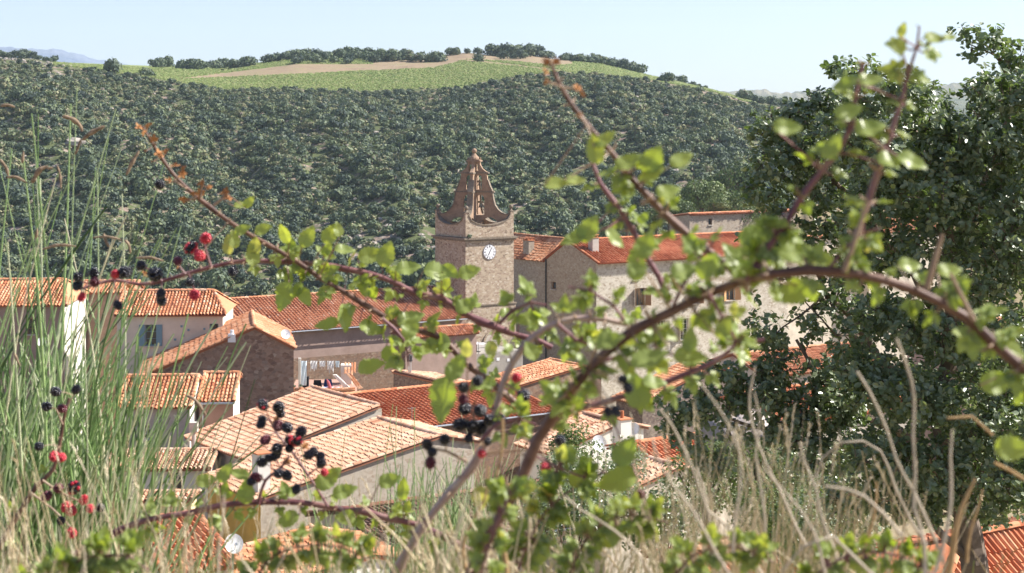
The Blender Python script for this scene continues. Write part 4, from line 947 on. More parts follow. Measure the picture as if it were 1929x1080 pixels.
OAK=[(1445,240,40,35,1),(1500,215,45,33,1),(1470,300,60,50,1),(1440,372,36,36,.9),(1540,270,60,55,1),(1598,140,36,30,.8),(1640,172,58,48,1),(1560,200,50,38,1),(1600,245,70,60,1),(1702,170,46,42,1),(1745,225,60,58,1),
(1660,305,80,70,1),(1540,350,60,46,1),(1790,280,60,70,1.2),(1822,64,30,16,.8),(1872,76,36,24,.8),(1835,100,26,16,.6),(1925,105,42,36,1),(1880,180,55,46,1),(1835,165,40,22,.8),(1960,190,70,90,1.2),(1860,265,80,70,1.3),
(1945,310,80,90,1.3),(1760,370,90,70,1.3),(1870,410,90,80,1.3),(1640,395,70,46,1),(1560,425,56,30,.8),(1485,418,44,28,.6),(1950,470,80,90,1.3),(1725,470,80,48,1),(1825,520,90,60,1.1),(1640,480,50,34,.7),(1560,500,46,26,.5),
(1490,545,34,34,.6),(1438,618,40,42,.8),(1398,700,50,30,.8),(1322,706,34,20,.7),(1292,752,44,36,.9),(1345,772,52,36,.9),(1262,800,34,24,.8),(1430,752,56,42,.9),(1478,690,34,30,.6),(1600,640,44,40,.7),(1650,585,56,40,.8),(1705,605,70,58,1),
(1785,630,80,60,1),(1885,650,90,80,1.2),(1560,730,60,50,.9),(1640,710,80,56,1),(1722,745,90,70,1.1),(1820,765,90,80,1.2),(1925,790,70,90,1.2),(1480,815,56,36,.9),(1560,850,66,46,1),(1655,860,80,60,1.1),(1755,885,90,60,1.2),
(1855,885,90,60,1.2),(1935,925,60,46,1),(1610,935,60,34,.9),(1705,955,80,34,1),(1385,830,36,26,.7),(1500,770,60,36,.8),(1560,795,60,36,.9),(1400,745,50,30,.8),(1470,735,46,26,.6),(1590,770,50,30,.8),(1440,690,30,24,.6),(1520,720,40,22,.5),(1600,700,40,30,.7),(1300,825,36,26,.8),(1355,865,44,30,.8),(1255,765,26,20,.6),(1440,455,46,24,.7),(1500,468,56,26,.8),(1560,470,50,26,.7),(1800,950,60,36,1),(1860,965,50,26,.9),(1590,590,40,30,.6),(1455,690,34,30,.6),(1540,640,30,26,.5),(1575,560,40,36,.8),(1525,600,30,26,.5),(1600,520,46,30,.8),(1550,690,40,28,.7),(1480,650,26,22,.4),(1620,430,50,34,.9),(1410,560,18,16,.3)]
def oak():
    base=V(*P(1850,1500,14.6)); root=empty('oak_tree',(base[0],base[1],gz(14.6)-.1),'large glossy leaved oak filling the right side of the view','tree')
    sc=lambda Y:Y/F
    rg=np.random.default_rng(21); C=[];Nn=[];U=[];Sz=[];T=[];twigs=MB()
    for (px,py,rx,ry,dn) in OAK:
        layers=[14.0] if px<1600 or py<120 else [13.4,14.8,16.0]
        for Y0 in layers:
            c=V(*P(px+rg.uniform(-12,12),py+rg.uniform(-10,10),Y0)); ax=V(rx*sc(Y0),min(rx,ry)*sc(Y0)*1.3,ry*sc(Y0))
            ns=int(rx*ry*dn/ (29. if Y0<14.5 else 46.)/ (1 if len(layers)==1 else 1.5))
            for _ in range(ns):
                d=rg.normal(size=3); d/=np.linalg.norm(d); q=c+d*ax*rg.uniform(.25,1.08)**.6
                nl=rg.integers(5,11); dirr=d+rg.normal(size=3)*.5+V(0,-.2,.35); dirr/=np.linalg.norm(dirr); tt=rg.uniform(.05,.72)
                for i in range(nl):
                    o=rg.normal(size=3); o-=dirr*np.dot(o,dirr); o/=np.linalg.norm(o)
                    lf=o*.8+dirr*.7; C.append(q+dirr*rg.uniform(-.045,.05)+o*.028); U.append(lf); nn=dirr*.8-o*.35+rg.normal(size=3)*.45+V(.15,-.1,.45); Nn.append(nn)
                    Sz.append(rg.uniform(.036,.070)); T.append(np.clip(tt+rg.uniform(-.1,.4),0,1))
                if rg.random()<.25: tube(twigs,[q+dirr*.03,q-dirr*.08,q*.75+c*.25],[.0025,.004,.006],4,.5,cap=False)
    mb=MB(); leaves(mb,C,np.array(Nn),np.array(U),np.array(Sz),np.array(T)); mb.build('foliage',M['oak_leaf'],root)
    twigs.build('twig',M['bark'],root)
    def limb(pts,r0,r1,name='branch'):
        q=[P(*p) for p in pts]; q=smooth_path([V(*x) for x in q],.12); q[1:-1]+=rg.normal(size=(len(q)-2,3))*.012
        m=MB(); tube(m,q,np.linspace(r0,r1,len(q)),8); m.build(name,M['bark'],root)
    limb([(1850,1500,14.6),(1848,1250,14.6),(1835,1060,14.6),(1815,930,14.6),(1780,800,14.7),(1790,650,14.8),(1800,480,14.8)],.16,.06,'trunk')
    for L_ in (([(1815,930,14.6),(1720,830,14.4),(1620,780,14.2),(1540,700,14.0),(1500,640,14)],.06,.012),([(1780,800,14.7),(1680,700,14.4),(1600,600,14.2),(1548,540,14),(1530,470,14)],.055,.01),
        ([(1800,640,14.8),(1720,520,14.5),(1640,420,14.2),(1560,330,14),(1480,270,14)],.06,.01),([(1800,480,14.8),(1760,330,14.6),(1700,220,14.3),(1640,150,14.1)],.05,.008),([(1800,480,14.8),(1860,330,14.6),(1900,200,14.4),(1880,110,14.2),(1840,75,14.1)],.05,.006),
        ([(1900,130,14.3),(1862,100,14.1),(1822,82,14)],.012,.004),([(1815,930,14.6),(1900,850,14.5),(1980,820,14.4)],.06,.02),([(1720,830,14.4),(1600,840,14.2),(1500,830,14),(1400,800,14),(1290,770,14)],.035,.007),
        ([(1600,780,14.2),(1520,760,14),(1440,720,14),(1400,660,14)],.02,.005),([(1548,560,14),(1500,600,14),(1450,640,14)],.012,.004),([(1620,640,14.2),(1560,620,14),(1505,555,14)],.014,.004),([(1590,690,14.2),(1540,690,14.1),(1470,700,14)],.012,.004),
        ([(1540,700,14),(1512,650,14),(1495,690,14)],.01,.004),([(1640,420,14.2),(1600,440,14),(1520,420,14)],.014,.004),([(1835,1060,14.6),(1720,960,14.4),(1600,930,14.2)],.04,.01),([(1690,430,14.2),(1700,380,14),(1720,340,14)],.01,.005)): limb(*L_)
oak()
# rounded rock and bushes below the oak
mb=MB(); v,f=rock_arr(np.random.default_rng(4),26,18); q=V(*P(1390,820,24)); v=v*V(.50,.5,.48); mb.add(v+q,f); M['boulder']=plaster_mat('lichened_boulder',(.40,.35,.32),.2,sc=4)
tag(mb.build('boulder',M['boulder'],smooth=True,origin=q-V(0,0,.5)),'rounded grey boulder standing between the dry stalks and the oak','boulder')
M['bush']=leaf_mat('bush_leaf',[(0,(.05,.08,.03)),(.5,(.10,.15,.05)),(1,(.22,.26,.10))],.5,.35,.3,(.3,.42,.06))
def bush(px,py,Y,r,nl,size,label,m='bush',name='bush',cat='bush',seed=1,squash=.8):
    rg=np.random.default_rng(seed); c=V(*P(px,py,Y)); zg=c[2]-r*1.6; root=empty(name,(c[0],c[1],zg),label,cat)
    d=rg.normal(size=(nl,3)); d/=np.linalg.norm(d,axis=1)[:,None]; k=rg.integers(0,14,nl); cc=rg.normal(size=(14,3)); cc/=np.linalg.norm(cc,axis=1)[:,None]; cc*=.62*r
    p=c+cc[k]*V(1,1,squash)+d*r*.42*rg.uniform(.4,1.05,(nl,1))**.5
    mb=MB(); leaves(mb,p,d*.7+rg.normal(size=(nl,3))*.5+V(0,0,.4),rg.normal(size=(nl,3)),rg.uniform(.7,1.3,nl)*size,np.clip(rg.uniform(0,.6,nl)+rg.uniform(0,.4,14)[k],0,1)); mb.build('foliage',M[m],root)
    mb=MB()
    for i in range(14): tube(mb,smooth_path([V(c[0],c[1],zg),c*.5+V(c[0],c[1],zg)*.5+cc[i]*.3,c+cc[i]*V(1,1,squash)],.15),.006+.004*r,4,cap=False)
    mb.build('stem',M['bark'],root)
bush(1440,905,20,.55,5000,.035,'pale green bush below the round boulder',seed=2); bush(1330,900,19,.5,3500,.035,'light green bush left of the boulder bush',seed=3)
bush(1560,985,17,.6,5000,.04,'dark leafy bush at the foot of the oak',m='oak_leaf',seed=4)
bush(1120,890,30,1.0,5200,.06,'dark green shrub in front of the white wall below the big satellite dish',m='oak_leaf',seed=6,squash=.6); bush(1090,845,34,.6,1500,.06,'small leafy shrub left of the big satellite dish',seed=7)
bush(1070,960,24,.8,4200,.05,'dark shrub over the end of the old tiled roof',m='oak_leaf',seed=8,squash=.6); bush(1250,960,22,.8,4200,.05,'dark green shrub under the pale lean-to roof',m='oak_leaf',seed=9,squash=.6)
bush(1530,905,19,.6,5200,.035,'green bush between the boulder and the oak trunk',m='oak_leaf',seed=12); bush(1470,985,18,.6,4500,.035,'bush at the bottom behind the dry stalks',seed=13)
bush(1010,975,26,.5,1400,.05,'little dark shrub growing by the gutter of the old roof',m='oak_leaf',seed=10,squash=.5)
# ================================================================ BROOM on the left
M['broom']=leaf_mat('broom_stem',[(0,(.045,.085,.025)),(.3,(.12,.21,.06)),(.6,(.27,.38,.14)),(.88,(.46,.54,.32)),(1,(.62,.57,.38))],.45,.4,0)
M['pod']=plaster_mat('dry_pod',(.26,.19,.13),.6,sc=60)
M['straw']=leaf_mat('straw',[(0,(.34,.24,.13)),(.5,(.62,.50,.31)),(1,(.82,.72,.54))],.7,.2,.15,(.5,.4,.2))
def broom(name,label,base_px,spread,Y0,n,tips,seed,rad=(.0016,.0030),pods=()):
    rg=np.random.default_rng(seed); b=V(*P(base_px,1500,Y0)); root=empty(name,(b[0],b[1],gz(Y0)),label,'shrub'); mb=MB()
    for i in range(n):
        bx=base_px+rg.uniform(-spread,spread); Y=Y0+rg.uniform(-.5,.6); tx,ty=tips(rg,i,bx)
        by=1330; p0=V(*P(bx,by,Y)); p3=V(*P(tx,ty,Y+rg.uniform(-.25,.25))); lean=(p3-p0)
        c=rg.normal()*.05; p1=p0+lean*.35+V(-lean[0]*.12*rg.random()+c,0,.02); p2=p0+lean*.7+V(-lean[0]*.10+c*.8,0,.02)
        L=np.linalg.norm(lean); q=smooth_path([p0,p1,p2,p3],.07); r=rg.uniform(*rad); t=np.clip(rg.normal(.48,.27),0,.93)
        if rg.random()<.07: t=1.
        tube(mb,q,np.linspace(r*1.15,r*.35,len(q)),5,t,cap=False)
        if rg.random()<.35:                                          # side shoot
            j=rg.integers(len(q)//3,len(q)-2); e=q[j]+(q[j+1]-q[j])*rg.uniform(2,5)+V(rg.uniform(-.09,.09),0,rg.uniform(0,.06)); tube(mb,smooth_path([q[j],(q[j]+e)/2+V(0,0,.01),e],.06),[r*.6]*1 if False else r*.5,4,t,cap=False)
        for j in range(3,len(q)-1,2):                                # tiny scale leaves at nodes
            if rg.random()<.5: tube(mb,[q[j],q[j]+V(rg.uniform(-.006,.006),0,.012)],[.0016,.0004],3,.9,cap=False)
    mb.build('stem',M['broom'],root)
    for pts,w_ in pods:
        m=MB(); q=smooth_path([V(*P(x,y,Y0-.6)) for x,y in pts],.006); k=len(q); prof_=np.sin(np.linspace(.15,math.pi-.1,k))**.5
        tube(m,q+V(0,0,.0),w_/F*Y0*prof_*.36*(1+.18*np.sin(np.arange(k)*1.4)),6); m.build('seed_pod',M['pod'],root,smooth=True)
def tip1(rg,i,bx):
    TALL=[(145,165),(72,215),(22,280),(43,290),(105,335),(116,360),(180,315),(232,270),(333,430),(341,425),(265,415),(230,365),(300,450),(310,405),(195,395),(150,300),(60,330),(88,395),(250,480),(215,500)]
    if i<len(TALL): return TALL[i]
    if i<40:                                                           # tall ones against the hill
        tx=rg.choice([-10,20,40,60,100,130,180,230,260,300]) + rg.uniform(-25,25); return tx,rg.uniform(300,560) if rg.random()<.8 else rg.uniform(180,330)
    if i<105: return rg.uniform(-60,290),rg.uniform(500,760)
    if i<260: return bx+rg.uniform(20,330),rg.uniform(640,930)
    return bx+rg.uniform(-160,170),rg.uniform(640,1000)
broom('broom_shrub','tall rush-like green broom with dry curled pods at the left edge',20,200,5.2,860,tip1,31,rad=(.0030,.0060),pods=[([(118,219),(135,224),(150,236),(155,248)],11),([(155,265),(165,255),(180,246),(197,238)],11),([(153,262),(148,275),(141,292)],7),([(0,200),(14,198),(28,202)],7),
   ([(60,345),(68,330),(75,320),(90,313)],13),([(88,318),(100,316)],6),([(238,330),(248,308),(262,284)],10),([(42,308),(44,285)],8),([(0,300),(12,318),(16,335)],8),([(12,334),(30,334),(52,345)],7),([(80,470),(110,462),(143,464)],7),([(175,448),(200,446),(230,452)],6),
   ([(235,452),(243,462),(246,478)],7),([(256,486),(285,486),(308,492)],7),([(195,440),(200,455),(206,466)],8),([(68,450),(70,430)],8),([(350,745),(365,752),(378,768),(388,782)],9),([(27,665),(33,680),(38,690)],7),([(108,312),(113,330),(115,355)],6)])
def tip2(rg,i,bx): return bx+rg.uniform(-40,60),rg.uniform(860,1010)
broom('broom_shrub','small green broom at the bottom centre below the pale bramble cane',835,85,5.4,260,tip2,33,rad=(.0016,.0030))
def tip3(rg,i,bx): return bx+rg.uniform(-50,90),rg.uniform(930,1040)
broom('broom_shrub','thin grassy broom at the bottom between the two bramble canes',600,70,5.6,40,tip3,34,rad=(.0014,.0024))
# ================================================================ BRAMBLES
def cane_mat(name,a,b_,c):
    m,n,b=mat(name,.5,.35)
    g=n.nodes.new('ShaderNodeNewGeometry'); 
    col=ramp(n,noise(n,22,4,.6),[(.3,a),(.5,b_),(.72,c)])
    n.links.new(col,b.inputs['Base Color']); bump(n,b,noise(n,300,3),.3,.001); return m
M['cane_purple']=cane_mat('purple_cane',(.10,.035,.045),(.20,.085,.09),(.32,.20,.18))
M['cane_brown']=cane_mat('brown_cane',(.06,.028,.022),(.13,.065,.045),(.24,.14,.10))
M['cane_pale']=cane_mat('pale_cane',(.32,.20,.18),(.42,.30,.26),(.52,.42,.36))
M['cane_tan']=cane_mat('dry_cane',(.20,.12,.08),(.30,.20,.13),(.42,.31,.21))
M['bleaf']=leaf_mat('bramble_leaf',[(0,(.055,.12,.018)),(.3,(.12,.20,.025)),(.6,(.27,.33,.04)),(.82,(.48,.48,.06)),(.92,(.60,.50,.14)),(1,(.58,.36,.14))],.38,.5,.5,(.56,.66,.04),back=(.31,.38,.13),nsc=70)
M['ripe']=flat_mat('ripe_drupelet',(.010,.009,.016),.22,.7,sc=400); M['red']=flat_mat('red_drupelet',(.55,.03,.05),.3,.6,sc=400); M['half']=flat_mat('dark_red_drupelet',(.11,.012,.025),.28,.6,sc=400)
M['calyx']=flat_mat('dry_calyx',(.42,.20,.08),.8,.2,var=.4,sc=300); M['sepal']=flat_mat('green_sepal',(.30,.28,.13),.8,.2,var=.3,sc=300)
def sphere_arr(nu=6,nv=4):
    v=[(math.sin(math.pi*i/nv)*math.cos(6.283*j/nu),math.sin(math.pi*i/nv)*math.sin(6.283*j/nu),math.cos(math.pi*i/nv)) for i in range(nv+1) for j in range(nu)]
    return np.array(v),np.array([[i*nu+j,(i+1)*nu+j,(i+1)*nu+(j+1)%nu,i*nu+(j+1)%nu] for i in range(nv) for j in range(nu)])
SV_,SF_=sphere_arr(7,5)
def berry_mesh(kind,seed):
    rg=np.random.default_rng(seed); mb=MB(); n=34
    for i in range(n):
        z=1-2*(i+.5)/n; th=i*2.39996; r=math.sqrt(1-z*z); p=V(r*math.cos(th)*.78,r*math.sin(th)*.78,z*.86)
        mi=0 if kind!='mixed' else (0 if rg.random()<.72 else 1)
        mb.add(SV_*rg.uniform(.24,.31)+p,SF_,.5,mi)
    mb.add(SV_*.66,SF_,.5,0)
    for k in range(5):                                                # sepals bent back at the stalk
        a=k*1.2566+rg.uniform(-.2,.2); d=V(math.cos(a),math.sin(a),0); t=np.cross(d,UP)
        mb.add([V(0,0,.80)+t*.16,V(0,0,.80)-t*.16,d*.62+V(0,0,.98)-t*.16,d*.95+V(0,0,.86)],[[0,1,2,3]],.5,2)
    tube(mb,[V(0,0,.75),V(0,0,1.15)],[.09,.07],5,.5,2)
    ms={'ripe':[M['ripe'],M['red'],M['sepal']],'red':[M['red'],M['red'],M['sepal']],'half':[M['half'],M['ripe'],M['sepal']],'mixed':[M['ripe'],M['red'],M['sepal']]}[kind]
    return mb.mesh('blackberry_'+kind,ms,smooth=True)
BM={k:[berry_mesh(k,s) for s in(1,2,3)] for k in('ripe','red','half','mixed')}
def dead_calyx_mesh(seed):
    rg=np.random.default_rng(seed); mb=MB()
    for k in range(5):
        a=k*1.2566; d=V(math.cos(a),math.sin(a),0); t=np.cross(d,UP); z=rg.uniform(-.3,.5)
        mb.add([t*.3,-t*.3,d*.7-t*.34+UP*z*.5,d*.7+t*.34+UP*z*.5],[[0,1,2,3]],.5); mb.add([d*.7-t*.34+UP*z*.5,d*.7+t*.34+UP*z*.5,d*1.15+UP*z],[[0,1,2]],.5)
    for k in range(16): a=rg.uniform(0,6.28); tube(mb,[V(0,0,0),V(math.cos(a)*.4,math.sin(a)*.4,rg.uniform(.3,.6))],.04,3)
    return mb.mesh('dead_calyx',M['calyx'])
DC=[dead_calyx_mesh(s) for s in range(3)]
def leaflet(mb,base,dirv,nrm,L,W,t,rg,curl=.15):
    """serrated ovate leaflet, creased along the midrib, base at the stalk"""
    dirv=dirv/np.linalg.norm(dirv); nrm=nrm-dirv*np.dot(nrm,dirv); nrm/=np.linalg.norm(nrm); s=np.cross(nrm,dirv); n=13; mid=[];le=[];ri=[]
    for i in range(n+1):
        u=i/n; hw=W*.5*(math.sin(math.pi*min(1,u**.72))**.8 if 0<u<1 else 0)*(1-.16*(i%2)); z=-curl*L*(u**2)+.03*L*math.sin(u*9)
        c=base+dirv*L*u+nrm*z; mid.append(c); f=.22+.06*math.sin(u*14+t*9)
        le.append(c-s*hw+nrm*hw*f-dirv*L*.02*(i%2)); ri.append(c+s*hw+nrm*hw*f-dirv*L*.02*(i%2))
    v=mid+le+ri; k=n+1; f=[[i,i+1,k+i+1,k+i] for i in range(n)]+[[i,2*k+i,2*k+i+1,i+1] for i in range(n)]
    mb.add(v,f,t)
def bramble(label,pts,widths,Y,cmat,leaf_every=55,lsize=55,leaf_rng=(0,1),berries=(),twigs=(),calyx=(),extra=(),seed=0,tint_=(.2,.85),thorn=14,group=None):
    """cane through photo points at depth Y (a number or one per point), with thorns, leaves and fruit"""
    rg=np.random.default_rng(seed+100); Ys=[Y]*len(pts) if not hasattr(Y,'__len__') else Y
    P3=[V(*P(x,y,yy)) for (x,y),yy in zip(pts,Ys)]; q=smooth_path(P3,.02); k=len(q)
    cl=np.concatenate([[0],np.cumsum(np.linalg.norm(np.diff(q,axis=0),axis=1))]); tt=cl/cl[-1]
    wd=.88*np.interp(tt,np.linspace(0,1,len(widths)),widths); r=wd/F*q[:,1]*.5; r=r*(1+.06*np.sin(np.arange(k)*.9)+rg.normal(size=k)*.03)
    o0=q[0]; root=empty('bramble_cane',o0,label,'bramble',group or 'arching bramble canes')
    for z_ in np.arange(.03,cl[-1],.045): r=r*(1+.28*np.exp(-((cl-z_)/.004)**2))
    mb=MB(); tube(mb,q,r,8,.5)
    tg=np.gradient(q,axis=0); tg/=np.linalg.norm(tg,axis=1)[:,None]
    ppm=F/np.mean(Ys); nth=int(cl[-1]*ppm/thorn)
    for _ in range(nth):
        i=rg.integers(0,k-1); o=rg.normal(size=3); o-=tg[i]*np.dot(o,tg[i]); o/=np.linalg.norm(o); L=rg.uniform(.006,.010)*min(1.3,.5+wd[i]/16)
        tube(mb,[q[i]+o*r[i]*.7,q[i]+o*(r[i]+L*.6)-tg[i]*L*.15,q[i]+o*(r[i]+L)-tg[i]*L*.5],[L*.22,L*.12,.0002],4,.5,1,cap=False)
    mb.build('cane',[M[cmat],M['cane_tan']],root,smooth=True)
    lines=[q]; sm_=M['cane_tan' if cmat!='cane_purple' else 'cane_purple']
    for pl,w_ in twigs:
        p=smooth_path([V(*P(x,y,np.interp(x,sorted(a for a,_ in pts),[b for _,b in sorted(zip([a for a,_ in pts],Ys))])-.02)) for x,y in pl],.012); tw=MB(); tube(tw,p,np.linspace(w_,w_*.6,len(p))/F*p[:,1]*.5,6); tw.build('side_stem',sm_,root); lines.append(p)
    LB=MB()
    def spray(a,d,sz,t,n3,petl=.7):
        """compound leaf: petiole and three to five leaflets"""
        d=d/np.linalg.norm(d); e=a+d*sz*petl; tube(LB,smooth_path([a,(a+e)/2-V(0,0,.004),e],.01),.0011,4,.5,1,cap=False)
        nr=V(rg.normal()*.5,-.55+rg.normal()*.35,.75+rg.normal()*.3); s=np.cross(nr,d); s/=np.linalg.norm(s)+1e-9
        leaflet(LB,e,d,nr,sz*1.1,sz*rg.uniform(.72,.9),np.clip(t,0,1),rg,rg.uniform(.0,.3))
        ks=[(-1,.3),(1,.3)]+([(-1,.75),(1,.75)] if n3>3 else [])
        for sg,b_ in ks:
            dd=s*sg*(1.0)+d*(.45 if b_<.5 else -.15); nn=nr+rg.normal(size=3)*.3
            leaflet(LB,e-d*sz*.12*(b_/.3-1),dd,nn,sz*rg.uniform(.75,.95),sz*rg.uniform(.55,.7),np.clip(t+rg.normal()*.1,0,1),rg,rg.uniform(0,.25))
    if leaf_every:
        L0=cl[-1]*ppm; n=int(L0*(leaf_rng[1]-leaf_rng[0])/leaf_every*2.4)
        for j in range(n):
            u=leaf_rng[0]+(j+rg.uniform(.2,.8))/n*(leaf_rng[1]-leaf_rng[0]); i=min(k-2,int(np.searchsorted(tt,u))); sg=1 if j%2 else -1
            side=np.cross(tg[i],V(0,1,0)); d=side*sg+tg[i]*rg.uniform(-.2,.7)+V(0,rg.uniform(-.5,.3),.15)+rg.normal(size=3)*.2
            spray(q[i],d,lsize/ppm*rg.uniform(.45,1.0)*.52,rg.uniform(*tint_),rg.choice([3,3,5]))
    for (x,y,s,ang,t) in extra:
        Yk=np.mean(Ys); c=V(*P(x,y,Yk-.03)); a=math.radians(ang); d=V(math.cos(a),rg.uniform(-.2,.2),math.sin(a)); sz=s/F*Yk
        nr=V(rg.normal()*.25,-.8,.6+rg.normal()*.2); leaflet(LB,c-d*sz*.5,d,nr,sz,sz*rg.uniform(.62,.8),t,rg,rg.uniform(0,.2))
        allp=np.vstack(lines); j=np.argmin(np.linalg.norm(allp-(c-d*sz*.5),axis=1)); 
        if np.linalg.norm(allp[j]-(c-d*sz*.5))<.12: tube(LB,[c-d*sz*.5,allp[j]],.001,4,.5,1,cap=False)
    if LB.n: LB.build('leaves',[M['bleaf'],sm_],root)
    allp=np.vstack(lines)
    for (x,y,rr,kind) in berries:
        c=V(*P(x,y,np.interp(x,sorted(a for a,_ in pts),[b for _,b in sorted(zip([a for a,_ in pts],Ys))])-.03-rg.uniform(0,.03))); R_=rr*1.1/F*c[1]
        j=np.argmin(np.linalg.norm(allp-c,axis=1)); t=allp[j]-c; t=t/np.linalg.norm(t)
        o=bpy.data.objects.new('blackberry',BM[kind][rg.integers(3)]); COL.objects.link(o); o.parent=root; o.location=Vector(c-o0)
        o.rotation_euler=Vector(t+rg.normal(size=3)*.2).to_track_quat('Z','Y').to_euler(); o.scale=(R_,R_,R_*rg.uniform(1.0,1.25))
        bpy.context.view_layer.update() if False else None; tw=MB(); tube(tw,[c+t*R_,(c+allp[j])/2+V(0,0,.003),allp[j]],.0010,5,cap=False); tw.build('fruit_stalk',sm_,root)
    for (x,y,rr) in calyx:
        c=V(*P(x,y,np.mean(Ys)-.02)); R_=rr/F*c[1]; j=np.argmin(np.linalg.norm(allp-c,axis=1))
        o=bpy.data.objects.new('dried_calyx',DC[rg.integers(3)]); COL.objects.link(o); o.parent=root; o.location=Vector(c-o0); o.rotation_euler=(rg.uniform(.2,1.6),rg.uniform(-.6,.6),rg.uniform(0,6)); o.scale=(R_,)*3
        tw=MB(); tube(tw,[c,allp[j]],.0010,5,cap=False); tw.build('fruit_stalk',sm_,root)
    return root
# the canes, from the photograph
bramble('long bramble cane with dried brown calyxes at its bare upper left tip',[(268,238),(290,275),(318,318),(352,355),(392,388),(432,418),(478,447),(520,470),(562,495),(600,522),(648,550),(700,582),(748,610),(800,626),(836,640),(872,680),(908,708),(950,740),(992,782)],[5,8,9,10,10,12,13,14,15,14],3.4,'cane_brown',48,56,(.36,.98),
  berries=[(301,348,9,'ripe'),(376,482,9,'red')],
  calyx=[(262,240,9),(280,237,9),(272,250,8),(290,262,9),(275,285,6),(288,305,7),(300,290,10),(312,286,9),(331,312,10),(345,318,9),(343,328,9),(318,340,10),(345,376,10),(352,380,8),(381,345,10),(378,365,10),(394,353,7),(425,362,10),(430,375,9),(365,365,8)],
  twigs=[([(378,375),(381,350)],5),([(402,387),(418,375),(426,364)],6),([(345,352),(330,342),(305,347)],4),([(370,372),(350,378)],4)],
  extra=[(455,386,30,10,.8),(470,380,28,50,.8),(440,450,36,100,.75),(457,432,34,30,.6),(497,432,36,20,.7),(535,440,40,120,.75),(580,445,46,60,.7),(622,440,44,60,.75),(637,432,30,100,.9),(650,470,40,0,.6)],seed=1)
bramble('upper bramble cane sweeping right from the black and red berries on the left',[(150,545),(215,528),(262,536),(305,530),(345,518),(400,503),(460,492),(540,494),(600,498),(655,508),(700,517),(745,533),(780,552),(830,562),(868,586),(905,606),(935,617),(975,632),(1010,640),(1040,655)],[5,7,8,9,11,12,13,15,15,12],3.42,'cane_purple',44,58,(.34,1),
  berries=[(387,449,10,'red'),(360,467,11,'mixed'),(376,481,9.5,'red'),(293,517,13,'ripe'),(303,553,9,'ripe'),(304,566,9,'ripe'),(266,500,9,'ripe'),(236,513,11,'ripe'),(217,517,8,'red'),(177,515,9,'ripe'),(178,532,9,'half'),(147,522,9,'ripe'),(146,538,9,'ripe'),(222,575,8,'ripe'),(154,560,7,'red'),(335,492,8,'half'),(439,511,9,'ripe'),(358,532,8,'ripe'),(366,556,9.5,'red')],
  twigs=[([(398,504),(390,480),(384,455)],6),([(305,530),(285,510),(268,502)],5),([(350,517),(340,505),(335,495)],4),([(215,528),(180,535),(150,530)],5),([(355,515),(362,535),(366,548)],4)],
  calyx=[(272,515,8),(243,540,8),(217,545,8),(335,505,7)],
  extra=[(430,460,40,95,.95),(475,480,44,100,.8),(480,462,36,80,.9),(560,548,36,-120,.3),(535,560,60,-110,.35),(575,560,40,-60,.6),(700,480,52,10,.8),(728,478,52,70,.75),(770,505,50,10,.45),(828,512,60,-5,.4),(850,512,40,-40,.6),(885,512,44,20,.65),(700,620,50,-20,.5),(650,600,56,-80,.6),(615,612,48,190,.35),(775,600,56,20,.6),(742,675,56,-60,.35),(700,690,54,20,.5),(820,650,60,190,.45),(880,575,48,30,.4),(1000,600,44,10,.75),(960,590,40,10,.6),(925,660,36,-80,.95),(910,720,50,20,.5)],seed=2)
bramble('thick dark bramble cane arching across the right half of the view',[(870,1130),(905,1040),(950,960),(985,895),(1012,830),(1045,780),(1085,725),(1130,675),(1190,625),(1265,588),(1330,555),(1390,533),(1450,518),(1520,509),(1590,513),(1660,527),(1720,546),(1775,572),(1830,605),(1870,645),(1920,690),(1990,740)],[26,25,24,23,22,21,20,19,20,22,24],[2.1]*6+[1.95]*6+[1.8]*10,'cane_brown',46,80,(.22,1),
  twigs=[([(1745,545),(1758,500),(1775,440)],14),([(1835,605),(1812,560),(1790,515)],10),([(1590,512),(1615,440),(1635,380)],12)],
  extra=[(1225,675,78,20,.15),(1302,672,66,0,.6),(1365,615,50,60,.65),(1490,552,72,200,.6),(1500,475,70,10,.35),(1560,500,60,-40,.75),(1520,495,50,-10,.97),(1715,500,50,0,.5),(1430,440,80,30,.3),(1380,480,60,120,.45),(1335,500,60,60,.4),(1290,510,56,20,.35),(1880,720,70,10,.35),(1900,655,80,-30,.7),(1860,650,64,-60,.4),(1790,510,50,10,.6),(1300,640,50,90,.5),(1150,640,56,20,.35),(1200,500,60,80,.35),(1215,460,60,60,.4),(1910,845,70,0,.6)],seed=3,tint_=(.1,.7),thorn=18,
  berries=[(1173,714,8,'ripe'),(1183,731,9,'ripe'),(1160,775,9,'ripe'),(1145,776,8,'ripe')])
